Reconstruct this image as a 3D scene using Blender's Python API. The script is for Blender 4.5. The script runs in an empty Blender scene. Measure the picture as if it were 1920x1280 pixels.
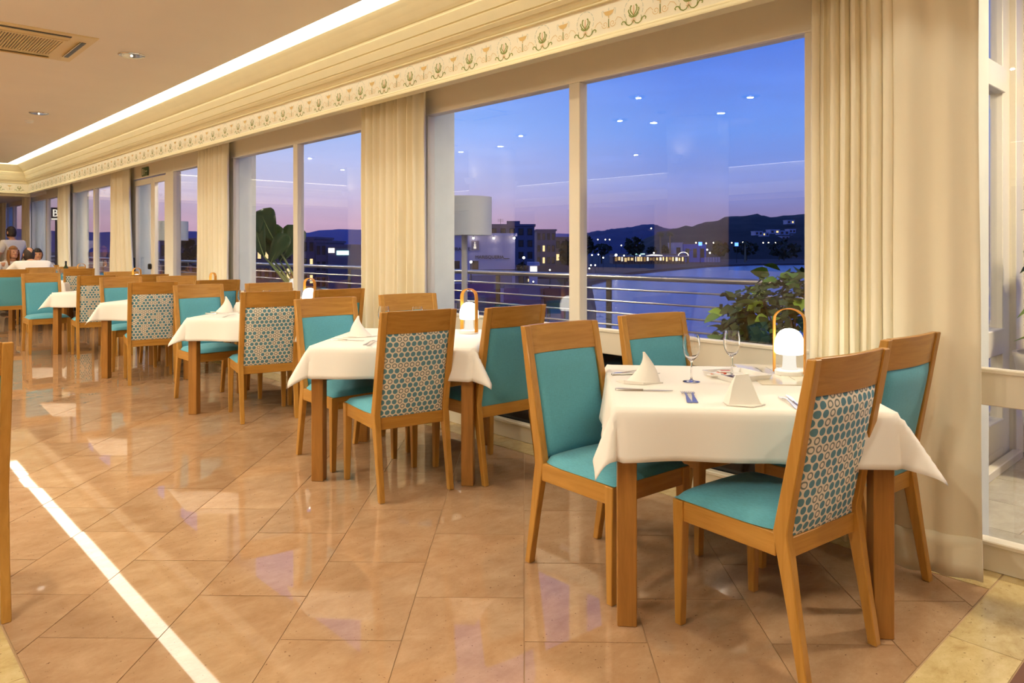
import bpy, bmesh, math, random
from mathutils import Vector, Matrix, noise as mnoise
random.seed(7)
C = bpy.context.scene.collection
scn = bpy.context.scene
rad = math.radians
PI = math.pi

# ------------------------------------------------------------------ camera, world, exposure
EYE = 1.28
YAW = 43.05
FPX = 1383.0
HOR = 465.0
cam = bpy.data.cameras.new('camera')
cam.sensor_width = 36
cam.lens = FPX / 1920 * 36
cam.shift_y = -(640 - HOR) / 1920
cam.clip_end = 5000
cam_o = bpy.data.objects.new('camera', cam)
C.objects.link(cam_o)
cam_o.location = (0, 0, EYE)
cam_o.rotation_euler = (rad(90), 0, rad(-YAW))
scn.camera = cam_o
scn.view_settings.view_transform = 'Standard'
scn.view_settings.look = 'None'
scn.view_settings.exposure = -0.15
scn.view_settings.gamma = 1.0
scn.view_settings.use_curve_mapping = False
scn.cycles.use_denoising = True
scn.cycles.max_bounces = 12
scn.cycles.diffuse_bounces = 6
scn.cycles.glossy_bounces = 6
scn.cycles.transparent_max_bounces = 24
scn.cycles.sample_clamp_indirect = 6.0

def lin(r, g, b):
    def f(v):
        v = v / 255
        return v / 12.92 if v <= 0.04045 else ((v + 0.055) / 1.055) ** 2.4
    return (f(r), f(g), f(b), 1)

WARM = (1.0, 0.85, 0.60)
LED = (1.0, 0.92, 0.74)

SKY_GAIN = 1.72
def build_world():
    w = bpy.data.worlds.new('dusk_sky')
    scn.world = w
    w.use_nodes = True
    nt = w.node_tree
    nt.nodes.clear()
    N, L = nt.nodes.new, nt.links.new
    out, bg = N('ShaderNodeOutputWorld'), N('ShaderNodeBackground')
    tc, sep = N('ShaderNodeTexCoord'), N('ShaderNodeSeparateXYZ')
    L(tc.outputs['Generated'], sep.inputs[0])
    def ramp(stops):
        r = N('ShaderNodeValToRGB')
        e = r.color_ramp.elements
        e[0].position, e[0].color = stops[0]
        e[1].position, e[1].color = stops[-1]
        for p, c in stops[1:-1]:
            k = e.new(p)
            k.color = c
        L(sep.outputs['Z'], r.inputs[0])
        return r
    # sunset side (+Y) and the darker east side
    a = ramp([(0.0, lin(184, 142, 168)), (0.035, lin(194, 162, 184)), (0.09, lin(184, 184, 214)), (0.17, lin(144, 178, 232)),
              (0.32, lin(104, 142, 228)), (0.6, lin(60, 96, 190)), (1.0, lin(38, 62, 140))])
    b = ramp([(0.0, lin(116, 96, 140)), (0.035, lin(120, 108, 150)), (0.08, lin(112, 126, 186)), (0.15, lin(86, 130, 210)),
              (0.28, lin(58, 104, 204)), (0.6, lin(38, 66, 152)), (1.0, lin(28, 46, 110))])
    dot = N('ShaderNodeVectorMath'); dot.operation = 'DOT_PRODUCT'
    dot.inputs[1].default_value = (-0.15, 0.988, 0)
    L(tc.outputs['Generated'], dot.inputs[0])
    mr = N('ShaderNodeMapRange')
    mr.inputs[1].default_value, mr.inputs[2].default_value = 0.42, 0.92
    L(dot.outputs['Value'], mr.inputs[0])
    mx = N('ShaderNodeMix'); mx.data_type = 'RGBA'
    L(mr.outputs[0], mx.inputs[0]); L(b.outputs[0], mx.inputs[6]); L(a.outputs[0], mx.inputs[7])
    # faint streaky cloud
    mp = N('ShaderNodeMapping'); mp.inputs['Scale'].default_value = (2, 2, 16)
    nz = N('ShaderNodeTexNoise'); nz.inputs['Scale'].default_value = 2.2; nz.inputs['Detail'].default_value = 4
    L(tc.outputs['Generated'], mp.inputs[0]); L(mp.outputs[0], nz.inputs['Vector'])
    m2 = N('ShaderNodeMapRange'); m2.inputs[1].default_value, m2.inputs[2].default_value = 0.5, 0.8
    m2.inputs[3].default_value, m2.inputs[4].default_value = 0.97 * SKY_GAIN, 1.1 * SKY_GAIN
    L(nz.outputs[0], m2.inputs[0])
    L(mx.outputs[2], bg.inputs[0]); L(m2.outputs[0], bg.inputs[1])
    L(bg.outputs[0], out.inputs[0])
build_world()

STRIP_POWER = 6.0
DOWN = 15.0             # watts of each recessed downlight over the tables
DEEP = 28.0            # watts of those further into the room
def area_lamp(name, loc, size, power, color=WARM, rot=(0, 0, 0), spread=180):
    l = bpy.data.lights.new(name, 'AREA')
    l.shape = 'DISK'; l.size = size; l.energy = power; l.color = color; l.spread = rad(spread)
    o = bpy.data.objects.new(name, l); C.objects.link(o)
    o.location = loc; o.rotation_euler = rot
    return o

# ------------------------------------------------------------------ geometry of the photograph
SN, CS = math.sin(rad(YAW)), math.cos(rad(YAW))
def at(px, d, z=0.0):
    """ground point under photo column px at depth d (metres), height z"""
    t = (px - 960) / FPX
    return Vector((d * (SN + t * CS), d * (CS - t * SN), z))
def atz(px, py, d):
    return at(px, d, EYE + (HOR - py) / FPX * d)
def on(px, py, z=0.0):
    return at(px, FPX * (EYE - z) / (py - HOR), z)

# ------------------------------------------------------------------ materials
MATS = {}
def nodes(name):
    m = bpy.data.materials.new(name)
    m.use_nodes = True
    nt = m.node_tree
    MATS[name] = m
    return m, nt, nt.nodes['Principled BSDF']

def plain(name, c, rough=0.5, metal=0.0, spec=0.5, bump=0.0, bscale=200, var=0.0, vscale=6, emit=None, estr=0, sheen=0, sub=0):
    m, nt, b = nodes(name)
    N, L = nt.nodes.new, nt.links.new
    b.inputs['Base Color'].default_value = c
    b.inputs['Roughness'].default_value = rough
    b.inputs['Metallic'].default_value = metal
    b.inputs['Specular IOR Level'].default_value = spec
    if sheen:
        b.inputs['Sheen Weight'].default_value = sheen
    if emit:
        b.inputs['Emission Color'].default_value = emit
        b.inputs['Emission Strength'].default_value = estr
    tc = N('ShaderNodeTexCoord')
    if var:
        nz = N('ShaderNodeTexNoise'); nz.inputs['Scale'].default_value = vscale; nz.inputs['Detail'].default_value = 5
        L(tc.outputs['Object'], nz.inputs['Vector'])
        mr = N('ShaderNodeMapRange'); mr.inputs[1].default_value, mr.inputs[2].default_value = .3, .7
        mr.inputs[3].default_value, mr.inputs[4].default_value = 1 - var, 1 + var
        L(nz.outputs[0], mr.inputs[0])
        hs = N('ShaderNodeHueSaturation'); hs.inputs['Color'].default_value = c
        L(mr.outputs[0], hs.inputs['Value']); L(hs.outputs[0], b.inputs['Base Color'])
    if bump:
        n2 = N('ShaderNodeTexNoise'); n2.inputs['Scale'].default_value = bscale; n2.inputs['Detail'].default_value = 3
        L(tc.outputs['Object'], n2.inputs['Vector'])
        bp = N('ShaderNodeBump'); bp.inputs['Strength'].default_value = bump; bp.inputs['Distance'].default_value = .002
        L(n2.outputs[0], bp.inputs['Height']); L(bp.outputs[0], b.inputs['Normal'])
    return m

def emitter(name, c, s):
    m = bpy.data.materials.new(name); m.use_nodes = True
    nt = m.node_tree; nt.nodes.clear()
    o, e = nt.nodes.new('ShaderNodeOutputMaterial'), nt.nodes.new('ShaderNodeEmission')
    e.inputs[0].default_value = (*c[:3], 1); e.inputs[1].default_value = s
    nt.links.new(e.outputs[0], o.inputs[0])
    MATS[name] = m
    return m

def wood(name, c1, c2, rough=0.35, scale=(14, 14, 1.1), nscale=3.0):
    m, nt, b = nodes(name)
    N, L = nt.nodes.new, nt.links.new
    tc, mp = N('ShaderNodeTexCoord'), N('ShaderNodeMapping')
    oi = N('ShaderNodeObjectInfo')
    ad = N('ShaderNodeVectorMath'); ad.operation = 'ADD'
    mu = N('ShaderNodeMath'); mu.operation = 'MULTIPLY'; mu.inputs[1].default_value = 9.0
    L(oi.outputs['Random'], mu.inputs[0]); L(tc.outputs['Object'], ad.inputs[0]); L(mu.outputs[0], ad.inputs[1])
    mp.inputs['Scale'].default_value = scale
    nz = N('ShaderNodeTexNoise'); nz.inputs['Scale'].default_value = nscale; nz.inputs['Detail'].default_value = 8; nz.inputs['Roughness'].default_value = .62
    nz.inputs['Distortion'].default_value = .6
    cr = N('ShaderNodeValToRGB')
    cr.color_ramp.elements[0].position, cr.color_ramp.elements[0].color = .32, c1
    cr.color_ramp.elements[1].position, cr.color_ramp.elements[1].color = .68, c2
    L(ad.outputs[0], mp.inputs[0]); L(mp.outputs[0], nz.inputs['Vector']); L(nz.outputs[0], cr.inputs[0]); L(cr.outputs[0], b.inputs['Base Color'])
    b.inputs['Roughness'].default_value = rough
    bp = N('ShaderNodeBump'); bp.inputs['Strength'].default_value = .08; bp.inputs['Distance'].default_value = .001
    L(nz.outputs[0], bp.inputs['Height']); L(bp.outputs[0], b.inputs['Normal'])
    return m

def fabric(name, c, rough=.75, var=.10):
    """woven cloth: two crossed stretched noises tint and raise the threads"""
    m, nt, b = nodes(name)
    N, L = nt.nodes.new, nt.links.new
    tc = N('ShaderNodeTexCoord')
    vals = []
    for sc in ((900, 60, 60), (60, 60, 900)):
        mp = N('ShaderNodeMapping'); mp.inputs['Scale'].default_value = sc
        nz = N('ShaderNodeTexNoise'); nz.inputs['Scale'].default_value = 1.0; nz.inputs['Detail'].default_value = 2
        L(tc.outputs['Object'], mp.inputs[0]); L(mp.outputs[0], nz.inputs['Vector']); vals.append(nz)
    ad = N('ShaderNodeMath'); ad.operation = 'ADD'
    L(vals[0].outputs[0], ad.inputs[0]); L(vals[1].outputs[0], ad.inputs[1])
    mr = N('ShaderNodeMapRange'); mr.inputs[1].default_value, mr.inputs[2].default_value = .6, 1.4
    mr.inputs[3].default_value, mr.inputs[4].default_value = 1 - var * 1.6, 1 + var * 1.6
    L(ad.outputs[0], mr.inputs[0])
    hs = N('ShaderNodeHueSaturation'); hs.inputs['Color'].default_value = c
    L(mr.outputs[0], hs.inputs['Value']); L(hs.outputs[0], b.inputs['Base Color'])
    b.inputs['Roughness'].default_value = rough
    b.inputs['Specular IOR Level'].default_value = .25
    b.inputs['Sheen Weight'].default_value = .12
    bp = N('ShaderNodeBump'); bp.inputs['Strength'].default_value = .25; bp.inputs['Distance'].default_value = .001
    L(ad.outputs[0], bp.inputs['Height']); L(bp.outputs[0], b.inputs['Normal'])
    return m

def dots(name):
    """cream cloth printed with staggered rows of blue-grey discs and rings"""
    m, nt, b = nodes(name)
    N, L = nt.nodes.new, nt.links.new
    def M(op, *a):
        n = N('ShaderNodeMath'); n.operation = op
        for i, v in enumerate(a):
            if isinstance(v, (int, float)): n.inputs[i].default_value = v
            else: L(v, n.inputs[i])
        return n.outputs[0]
    tc, sp = N('ShaderNodeTexCoord'), N('ShaderNodeSeparateXYZ')
    L(tc.outputs['Object'], sp.inputs[0])
    x, z = sp.outputs['X'], sp.outputs['Z']
    PX, PZ = .0318, .0546          # lattice cell (two staggered rows per cell height)
    x = M('ADD', x, 1.0)
    masks, rings = [], []
    for k, off in enumerate((0.0, .5)):
        u = M('ADD', M('DIVIDE', x, PX), off)
        v = M('ADD', M('DIVIDE', z, PZ), off)
        fu, fv = M('FLOOR', u), M('FLOOR', v)
        du = M('MULTIPLY', M('SUBTRACT', M('SUBTRACT', u, fu), .5), PX)
        dv = M('MULTIPLY', M('SUBTRACT', M('SUBTRACT', v, fv), .5), PZ)
        r = M('SQRT', M('ADD', M('MULTIPLY', du, du), M('MULTIPLY', dv, dv)))
        cx = N('ShaderNodeCombineXYZ'); L(fu, cx.inputs[0]); L(fv, cx.inputs[1]); cx.inputs[2].default_value = k * 7.3
        wn = N('ShaderNodeTexWhiteNoise'); L(cx.outputs[0], wn.inputs['Vector'])
        isr = M('GREATER_THAN', wn.outputs['Value'], .66)
        disc = M('LESS_THAN', r, .0128)
        hole = M('LESS_THAN', r, .0076)
        masks.append(M('MULTIPLY', disc, M('SUBTRACT', 1.0, M('MULTIPLY', hole, isr))))
        rings.append(M('MULTIPLY', disc, isr))
    mask = M('MAXIMUM', masks[0], masks[1])
    ring = M('MAXIMUM', rings[0], rings[1])
    mc = N('ShaderNodeMix'); mc.data_type = 'RGBA'
    mc.inputs[6].default_value = lin(98, 144, 160); mc.inputs[7].default_value = lin(128, 138, 132)
    L(ring, mc.inputs[0])
    mx = N('ShaderNodeMix'); mx.data_type = 'RGBA'
    mx.inputs[6].default_value = lin(238, 230, 214)
    L(mask, mx.inputs[0]); L(mc.outputs[2], mx.inputs[7])
    L(mx.outputs[2], b.inputs['Base Color'])
    b.inputs['Roughness'].default_value = .8
    b.inputs['Specular IOR Level'].default_value = .2
    return m

def marble(name, base, dark, light, speck, rough=.04):
    m, nt, b = nodes(name)
    N, L = nt.nodes.new, nt.links.new
    tc = N('ShaderNodeTexCoord'); oi = N('ShaderNodeObjectInfo'); geo = N('ShaderNodeNewGeometry')
    ad = N('ShaderNodeVectorMath'); ad.operation = 'ADD'
    cb = N('ShaderNodeMath'); cb.operation = 'MULTIPLY'; cb.inputs[1].default_value = 37.0
    L(oi.outputs['Random'], cb.inputs[0]); L(tc.outputs['Object'], ad.inputs[0]); L(cb.outputs[0], ad.inputs[1])
    def NZ(scale, detail, rough_=.55, dist=0, stretch=None):
        n = N('ShaderNodeTexNoise'); n.inputs['Scale'].default_value = scale; n.inputs['Detail'].default_value = detail
        n.inputs['Roughness'].default_value = rough_; n.inputs['Distortion'].default_value = dist
        if stretch:
            mp = N('ShaderNodeMapping'); mp.inputs['Scale'].default_value = stretch
            L(ad.outputs[0], mp.inputs[0]); L(mp.outputs[0], n.inputs['Vector'])
        else:
            L(ad.outputs[0], n.inputs['Vector'])
        return n
    n1 = NZ(6, 10, .72, .25, (1, 1.5, 1))
    cr = N('ShaderNodeValToRGB')
    e = cr.color_ramp.elements
    e[0].position, e[0].color = .3, dark
    e[1].position, e[1].color = .72, light
    k = e.new(.5); k.color = base
    L(n1.outputs[0], cr.inputs[0])
    n2 = NZ(85, 3, .5)
    gt = N('ShaderNodeMapRange'); gt.inputs[1].default_value, gt.inputs[2].default_value = .69, .74
    L(n2.outputs[0], gt.inputs[0])
    mx = N('ShaderNodeMix'); mx.data_type = 'RGBA'
    L(gt.outputs[0], mx.inputs[0]); L(cr.outputs[0], mx.inputs[6]); mx.inputs[7].default_value = speck
    hs = N('ShaderNodeHueSaturation')
    mr = N('ShaderNodeMapRange'); mr.inputs[3].default_value, mr.inputs[4].default_value = .93, 1.07
    L(oi.outputs['Random'], mr.inputs[0]); L(mr.outputs[0], hs.inputs['Value']); L(mx.outputs[2], hs.inputs['Color'])
    L(hs.outputs[0], b.inputs['Base Color'])
    b.inputs['Roughness'].default_value = rough
    b.inputs['Specular IOR Level'].default_value = .75
    return m

def pane_glass(name, tint=(1, 1, 1, 1), f0=.065, gain=.9):
    """clear sheet: transparent, with a Schlick reflection that is the same from both faces"""
    m = bpy.data.materials.new(name); m.use_nodes = True
    nt = m.node_tree; nt.nodes.clear()
    N, L = nt.nodes.new, nt.links.new
    o, mix = N('ShaderNodeOutputMaterial'), N('ShaderNodeMixShader')
    tr, gl = N('ShaderNodeBsdfTransparent'), N('ShaderNodeBsdfGlossy')
    tr.inputs[0].default_value = tint
    gl.inputs['Roughness'].default_value = 0.0
    lw = N('ShaderNodeLayerWeight'); lw.inputs[0].default_value = .5
    p = N('ShaderNodeMath'); p.operation = 'POWER'; p.inputs[1].default_value = 5
    q = N('ShaderNodeMath'); q.operation = 'MULTIPLY_ADD'; q.inputs[1].default_value = gain; q.inputs[2].default_value = f0
    L(lw.outputs['Facing'], p.inputs[0]); L(p.outputs[0], q.inputs[0]); L(q.outputs[0], mix.inputs[0])
    L(tr.outputs[0], mix.inputs[1]); L(gl.outputs[0], mix.inputs[2]); L(mix.outputs[0], o.inputs[0])
    MATS[name] = m
    return m

PAINT = plain('cream_paint', lin(236, 228, 206), .45, var=.02)
CORN = plain('cornice_paint', lin(238, 226, 184), .5, var=.02)
FRIEZE = plain('frieze_paint', lin(246, 238, 212), .5, var=.02)
CEIL = plain('ceiling_paint', lin(242, 234, 220), .8, var=.015, vscale=2)
FRAME = plain('window_frame_paint', lin(238, 230, 212), .38, bump=.05, bscale=60)
RENDERW = plain('outside_render', lin(238, 240, 226), .8, var=.04)
STRIP = emitter('led_diffuser', LED, STRIP_POWER)
CHAIRW = wood('honey_beech', lin(172, 122, 48), lin(194, 144, 68), .33)
RAILW = wood('honey_beech_rail', lin(164, 114, 42), lin(190, 140, 64), .33, (1.1, 14, 14))
SRAILW = wood('honey_beech_side', lin(172, 122, 48), lin(194, 144, 68), .33, (14, 1.1, 14))
TABLEW = wood('table_cherry', lin(146, 100, 44), lin(172, 120, 56), .33)
TEAL = fabric('teal_fabric', lin(92, 166, 186))
DOTS = dots('dotted_fabric')
CLOTH = plain('table_linen', lin(248, 244, 238), .85, spec=.15, bump=.06, bscale=700, sheen=.1)
NAPK = plain('napkin_linen', lin(248, 245, 238), .85, spec=.15, bump=.08, bscale=500)
CURT = plain('curtain_cloth', lin(246, 238, 214), .9, spec=.1, bump=.05, bscale=600, sheen=.15)
PINK = marble('pink_marble', lin(172, 138, 106), lin(158, 122, 90), lin(187, 155, 124), lin(112, 80, 58), .025)
TRAV = marble('travertine', lin(206, 184, 132), lin(178, 150, 96), lin(224, 206, 158), lin(128, 104, 62), .12)
GROUT = plain('grout', lin(176, 146, 110), .8)
GLASS = pane_glass('window_glass')
DGLASS = plain('dark_glass', lin(16, 15, 16), .08, spec=.5)
def clear_glass(name):
    m, nt, b = nodes(name)
    b.inputs['Base Color'].default_value = (1, 1, 1, 1)
    b.inputs['Roughness'].default_value = 0
    b.inputs['IOR'].default_value = 1.45
    b.inputs['Transmission Weight'].default_value = 1
    return m
TGLASS = clear_glass('drinking_glass')
STEEL = plain('steel', lin(206, 204, 200), .30, metal=1)
BRUSH = plain('brushed_steel', lin(196, 190, 178), .3, metal=1)
CHROME = plain('chrome', lin(226, 222, 214), .08, metal=1)
LAMPW = plain('white_plastic', lin(246, 246, 244), .3)
GLOBE = emitter('lamp_globe_glow', (1.0, .95, .84), 6.0)
STEMGL = emitter('lamp_stem_glow', (1.0, .92, .78), 1.1)
OAK = wood('lamp_oak', lin(206, 134, 30), lin(224, 158, 52), .4)
BLACK = plain('black_plastic', lin(22, 22, 22), .35)
SKIN = plain('skin', lin(206, 150, 118), .5, var=.05)
SHIRT = plain('white_shirt', lin(238, 230, 222), .85, bump=.1, bscale=80)
TROUS = plain('dark_trousers', lin(40, 40, 48), .85)
HAIRD = plain('dark_hair', lin(48, 34, 24), .55, var=.2, vscale=60)
HAIRB = plain('brown_hair', lin(150, 100, 48), .55, var=.2, vscale=60)

# ------------------------------------------------------------------ mesh helpers
class MB:
    def __init__(s):
        s.v, s.f, s.m = [], [], []
        s.mats = []
        s.cur = 0
    def mat(s, m):
        if m not in s.mats: s.mats.append(m)
        s.cur = s.mats.index(m)
        return s
    def add(s, vs, fs):
        o = len(s.v)
        s.v += [tuple(p) for p in vs]
        s.f += [tuple(i + o for i in f) for f in fs]
        s.m += [s.cur] * len(fs)
        return s
    def box(s, x0, x1, y0, y1, z0, z1):
        vs = [(x, y, z) for z in (z0, z1) for y in (y0, y1) for x in (x0, x1)]
        return s.add(vs, [(0, 2, 3, 1), (4, 5, 7, 6), (0, 1, 5, 4), (2, 6, 7, 3), (0, 4, 6, 2), (1, 3, 7, 5)])
    def hexa(s, bot, top):
        """two quads (counter-clockwise seen from above)"""
        return s.add(list(bot) + list(top), [(3, 2, 1, 0), (4, 5, 6, 7), (0, 1, 5, 4), (1, 2, 6, 5), (2, 3, 7, 6), (3, 0, 4, 7)])
    def prism(s, poly, a, b, axis='z'):
        """extrude a 2-D polygon from a to b along an axis"""
        def p(q, t):
            return {'z': (q[0], q[1], t), 'y': (q[0], t, q[1]), 'x': (t, q[0], q[1])}[axis]
        n = len(poly)
        vs = [p(q, a) for q in poly] + [p(q, b) for q in poly]
        fs = [(i, (i + 1) % n, n + (i + 1) % n, n + i) for i in range(n)] + [tuple(range(n - 1, -1, -1)), tuple(range(n, 2 * n))]
        return s.add(vs, fs)
    def lathe(s, prof, n=24, c=(0, 0, 0), cap=True):
        vs, fs = [], []
        for r, z in prof:
            for i in range(n):
                a = 2 * PI * i / n
                vs.append((c[0] + r * math.cos(a), c[1] + r * math.sin(a), c[2] + z))
        for j in range(len(prof) - 1):
            for i in range(n):
                k = (i + 1) % n
                fs.append((j * n + i, j * n + k, (j + 1) * n + k, (j + 1) * n + i))
        if cap:
            fs.append(tuple(range(n - 1, -1, -1)))
            fs.append(tuple((len(prof) - 1) * n + i for i in range(n)))
        return s.add(vs, fs)
    def tube(s, pts, r, n=8, cap=True):
        pts = [Vector(p) for p in pts]
        rs = r if isinstance(r, (list, tuple)) else [r] * len(pts)
        vs, fs = [], []
        up = None
        for i, p in enumerate(pts):
            t = (pts[min(i + 1, len(pts) - 1)] - pts[max(i - 1, 0)]).normalized()
            if up is None:
                up = Vector((0, 0, 1)) if abs(t.z) < .9 else Vector((1, 0, 0))
            a = t.cross(up).normalized(); up = a.cross(t).normalized()
            for k in range(n):
                g = 2 * PI * k / n
                vs.append(p + (a * math.cos(g) + up * math.sin(g)) * rs[i])
        for i in range(len(pts) - 1):
            for k in range(n):
                l = (k + 1) % n
                fs.append((i * n + k, i * n + l, (i + 1) * n + l, (i + 1) * n + k))
        if cap:
            fs.append(tuple(range(n - 1, -1, -1)))
            fs.append(tuple((len(pts) - 1) * n + k for k in range(n)))
        return s.add(vs, fs)
    def grid(s, fn, nu, nv, wrap=False):
        vs = [fn(i / nu, j / nv) for j in range(nv + 1) for i in range(nu + (0 if wrap else 1))]
        w = nu if wrap else nu + 1
        fs = []
        for j in range(nv):
            for i in range(nu):
                k = (i + 1) % w if wrap else i + 1
                fs.append((j * w + i, j * w + k, (j + 1) * w + k, (j + 1) * w + i))
        return s.add(vs, fs)
    def ball(s, c, r, nu=12, nv=8):
        c = Vector(c); rr = r if isinstance(r, (tuple, list)) else (r, r, r)
        prof = [(math.sin(PI * j / nv), -math.cos(PI * j / nv)) for j in range(1, nv)]
        vs = [(c.x, c.y, c.z - rr[2])]
        for q, z in prof:
            for i in range(nu):
                a = 2 * PI * i / nu
                vs.append((c.x + rr[0] * q * math.cos(a), c.y + rr[1] * q * math.sin(a), c.z + rr[2] * z))
        vs.append((c.x, c.y, c.z + rr[2]))
        fs = [(0, 1 + (i + 1) % nu, 1 + i) for i in range(nu)]
        for j in range(nv - 2):
            for i in range(nu):
                k = (i + 1) % nu
                fs.append((1 + j * nu + i, 1 + j * nu + k, 1 + (j + 1) * nu + k, 1 + (j + 1) * nu + i))
        b = 1 + (nv - 2) * nu
        fs += [(b + i, b + (i + 1) % nu, len(vs) - 1) for i in range(nu)]
        return s.add(vs, fs)
    def mesh(s, name, bevel=0, smooth=None, seg=1):
        me = bpy.data.meshes.new(name)
        me.from_pydata(s.v, [], s.f)
        for m in s.mats: me.materials.append(m)
        if len(s.mats) > 1:
            me.polygons.foreach_set('material_index', s.m)
        bm = bmesh.new(); bm.from_mesh(me)
        bmesh.ops.recalc_face_normals(bm, faces=bm.faces)
        if bevel:
            es = [e for e in bm.edges if len(e.link_faces) == 2 and e.calc_face_angle(0) > rad(25)]
            bmesh.ops.bevel(bm, geom=es, offset=bevel, segments=seg, profile=.6, affect='EDGES', clamp_overlap=True)
        bm.to_mesh(me); bm.free()
        if smooth is not None:
            me.shade_smooth()
            me.set_sharp_from_angle(angle=rad(smooth))
        me.update()
        return me

def obj(name, mb, mat=None, parent=None, bevel=0, smooth=None, loc=None, rot=None, seg=1):
    if isinstance(mb, MB):
        if mat and not mb.mats: mb.mats.append(mat)
        me = mb.mesh(name, bevel, smooth, seg)
    else:
        me = mb
    o = bpy.data.objects.new(name, me)
    C.objects.link(o)
    if parent: o.parent = parent
    if loc is not None: o.location = loc
    if rot is not None: o.rotation_euler = rot
    return o

def tag(o, label, cat=None, group=None, kind=None):
    if label: o['label'] = label
    if cat: o['category'] = cat
    if group: o['group'] = group
    if kind: o['kind'] = kind
    return o
def thing(name, label, cat, loc=(0, 0, 0), rz=0, group=None):
    o = bpy.data.objects.new(name, None); C.objects.link(o)
    o.empty_display_size = .1
    o.location = loc; o.rotation_euler = (0, 0, rz)
    return tag(o, label, cat, group)
def struct(name, mb=None, mat=None, label=None, **k):
    if mb is None:
        o = bpy.data.objects.new(name, None); C.objects.link(o)
    else:
        o = obj(name, mb, mat, **k)
    o['kind'] = 'structure'
    if label: o['label'] = label
    return o
def kids(o):
    return [c for c in C.objects if c.parent == o]
def dup(root, loc, rz=0, label=None, group=None):
    r = root.copy(); C.objects.link(r)
    r.location = loc; r.rotation_euler = (0, 0, rz)
    if label: r['label'] = label
    if group: r['group'] = group
    for ch in list(root.children):
        c = ch.copy(); C.objects.link(c); c.parent = r
        for g in list(ch.children):
            d = g.copy(); C.objects.link(d); d.parent = c
    return r

def clip(poly, x0, x1, y0, y1):
    """clip a convex polygon to a rectangle"""
    for ax, lim, sg in ((0, x0, 1), (0, x1, -1), (1, y0, 1), (1, y1, -1)):
        out = []
        for i in range(len(poly)):
            a, b = poly[i], poly[(i + 1) % len(poly)]
            da, db = (a[ax] - lim) * sg, (b[ax] - lim) * sg
            if da >= 0: out.append(a)
            if (da >= 0) != (db >= 0):
                t = da / (da - db)
                out.append((a[0] + (b[0] - a[0]) * t, a[1] + (b[1] - a[1]) * t))
        poly = out
        if len(poly) < 3: return []
    return poly

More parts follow.
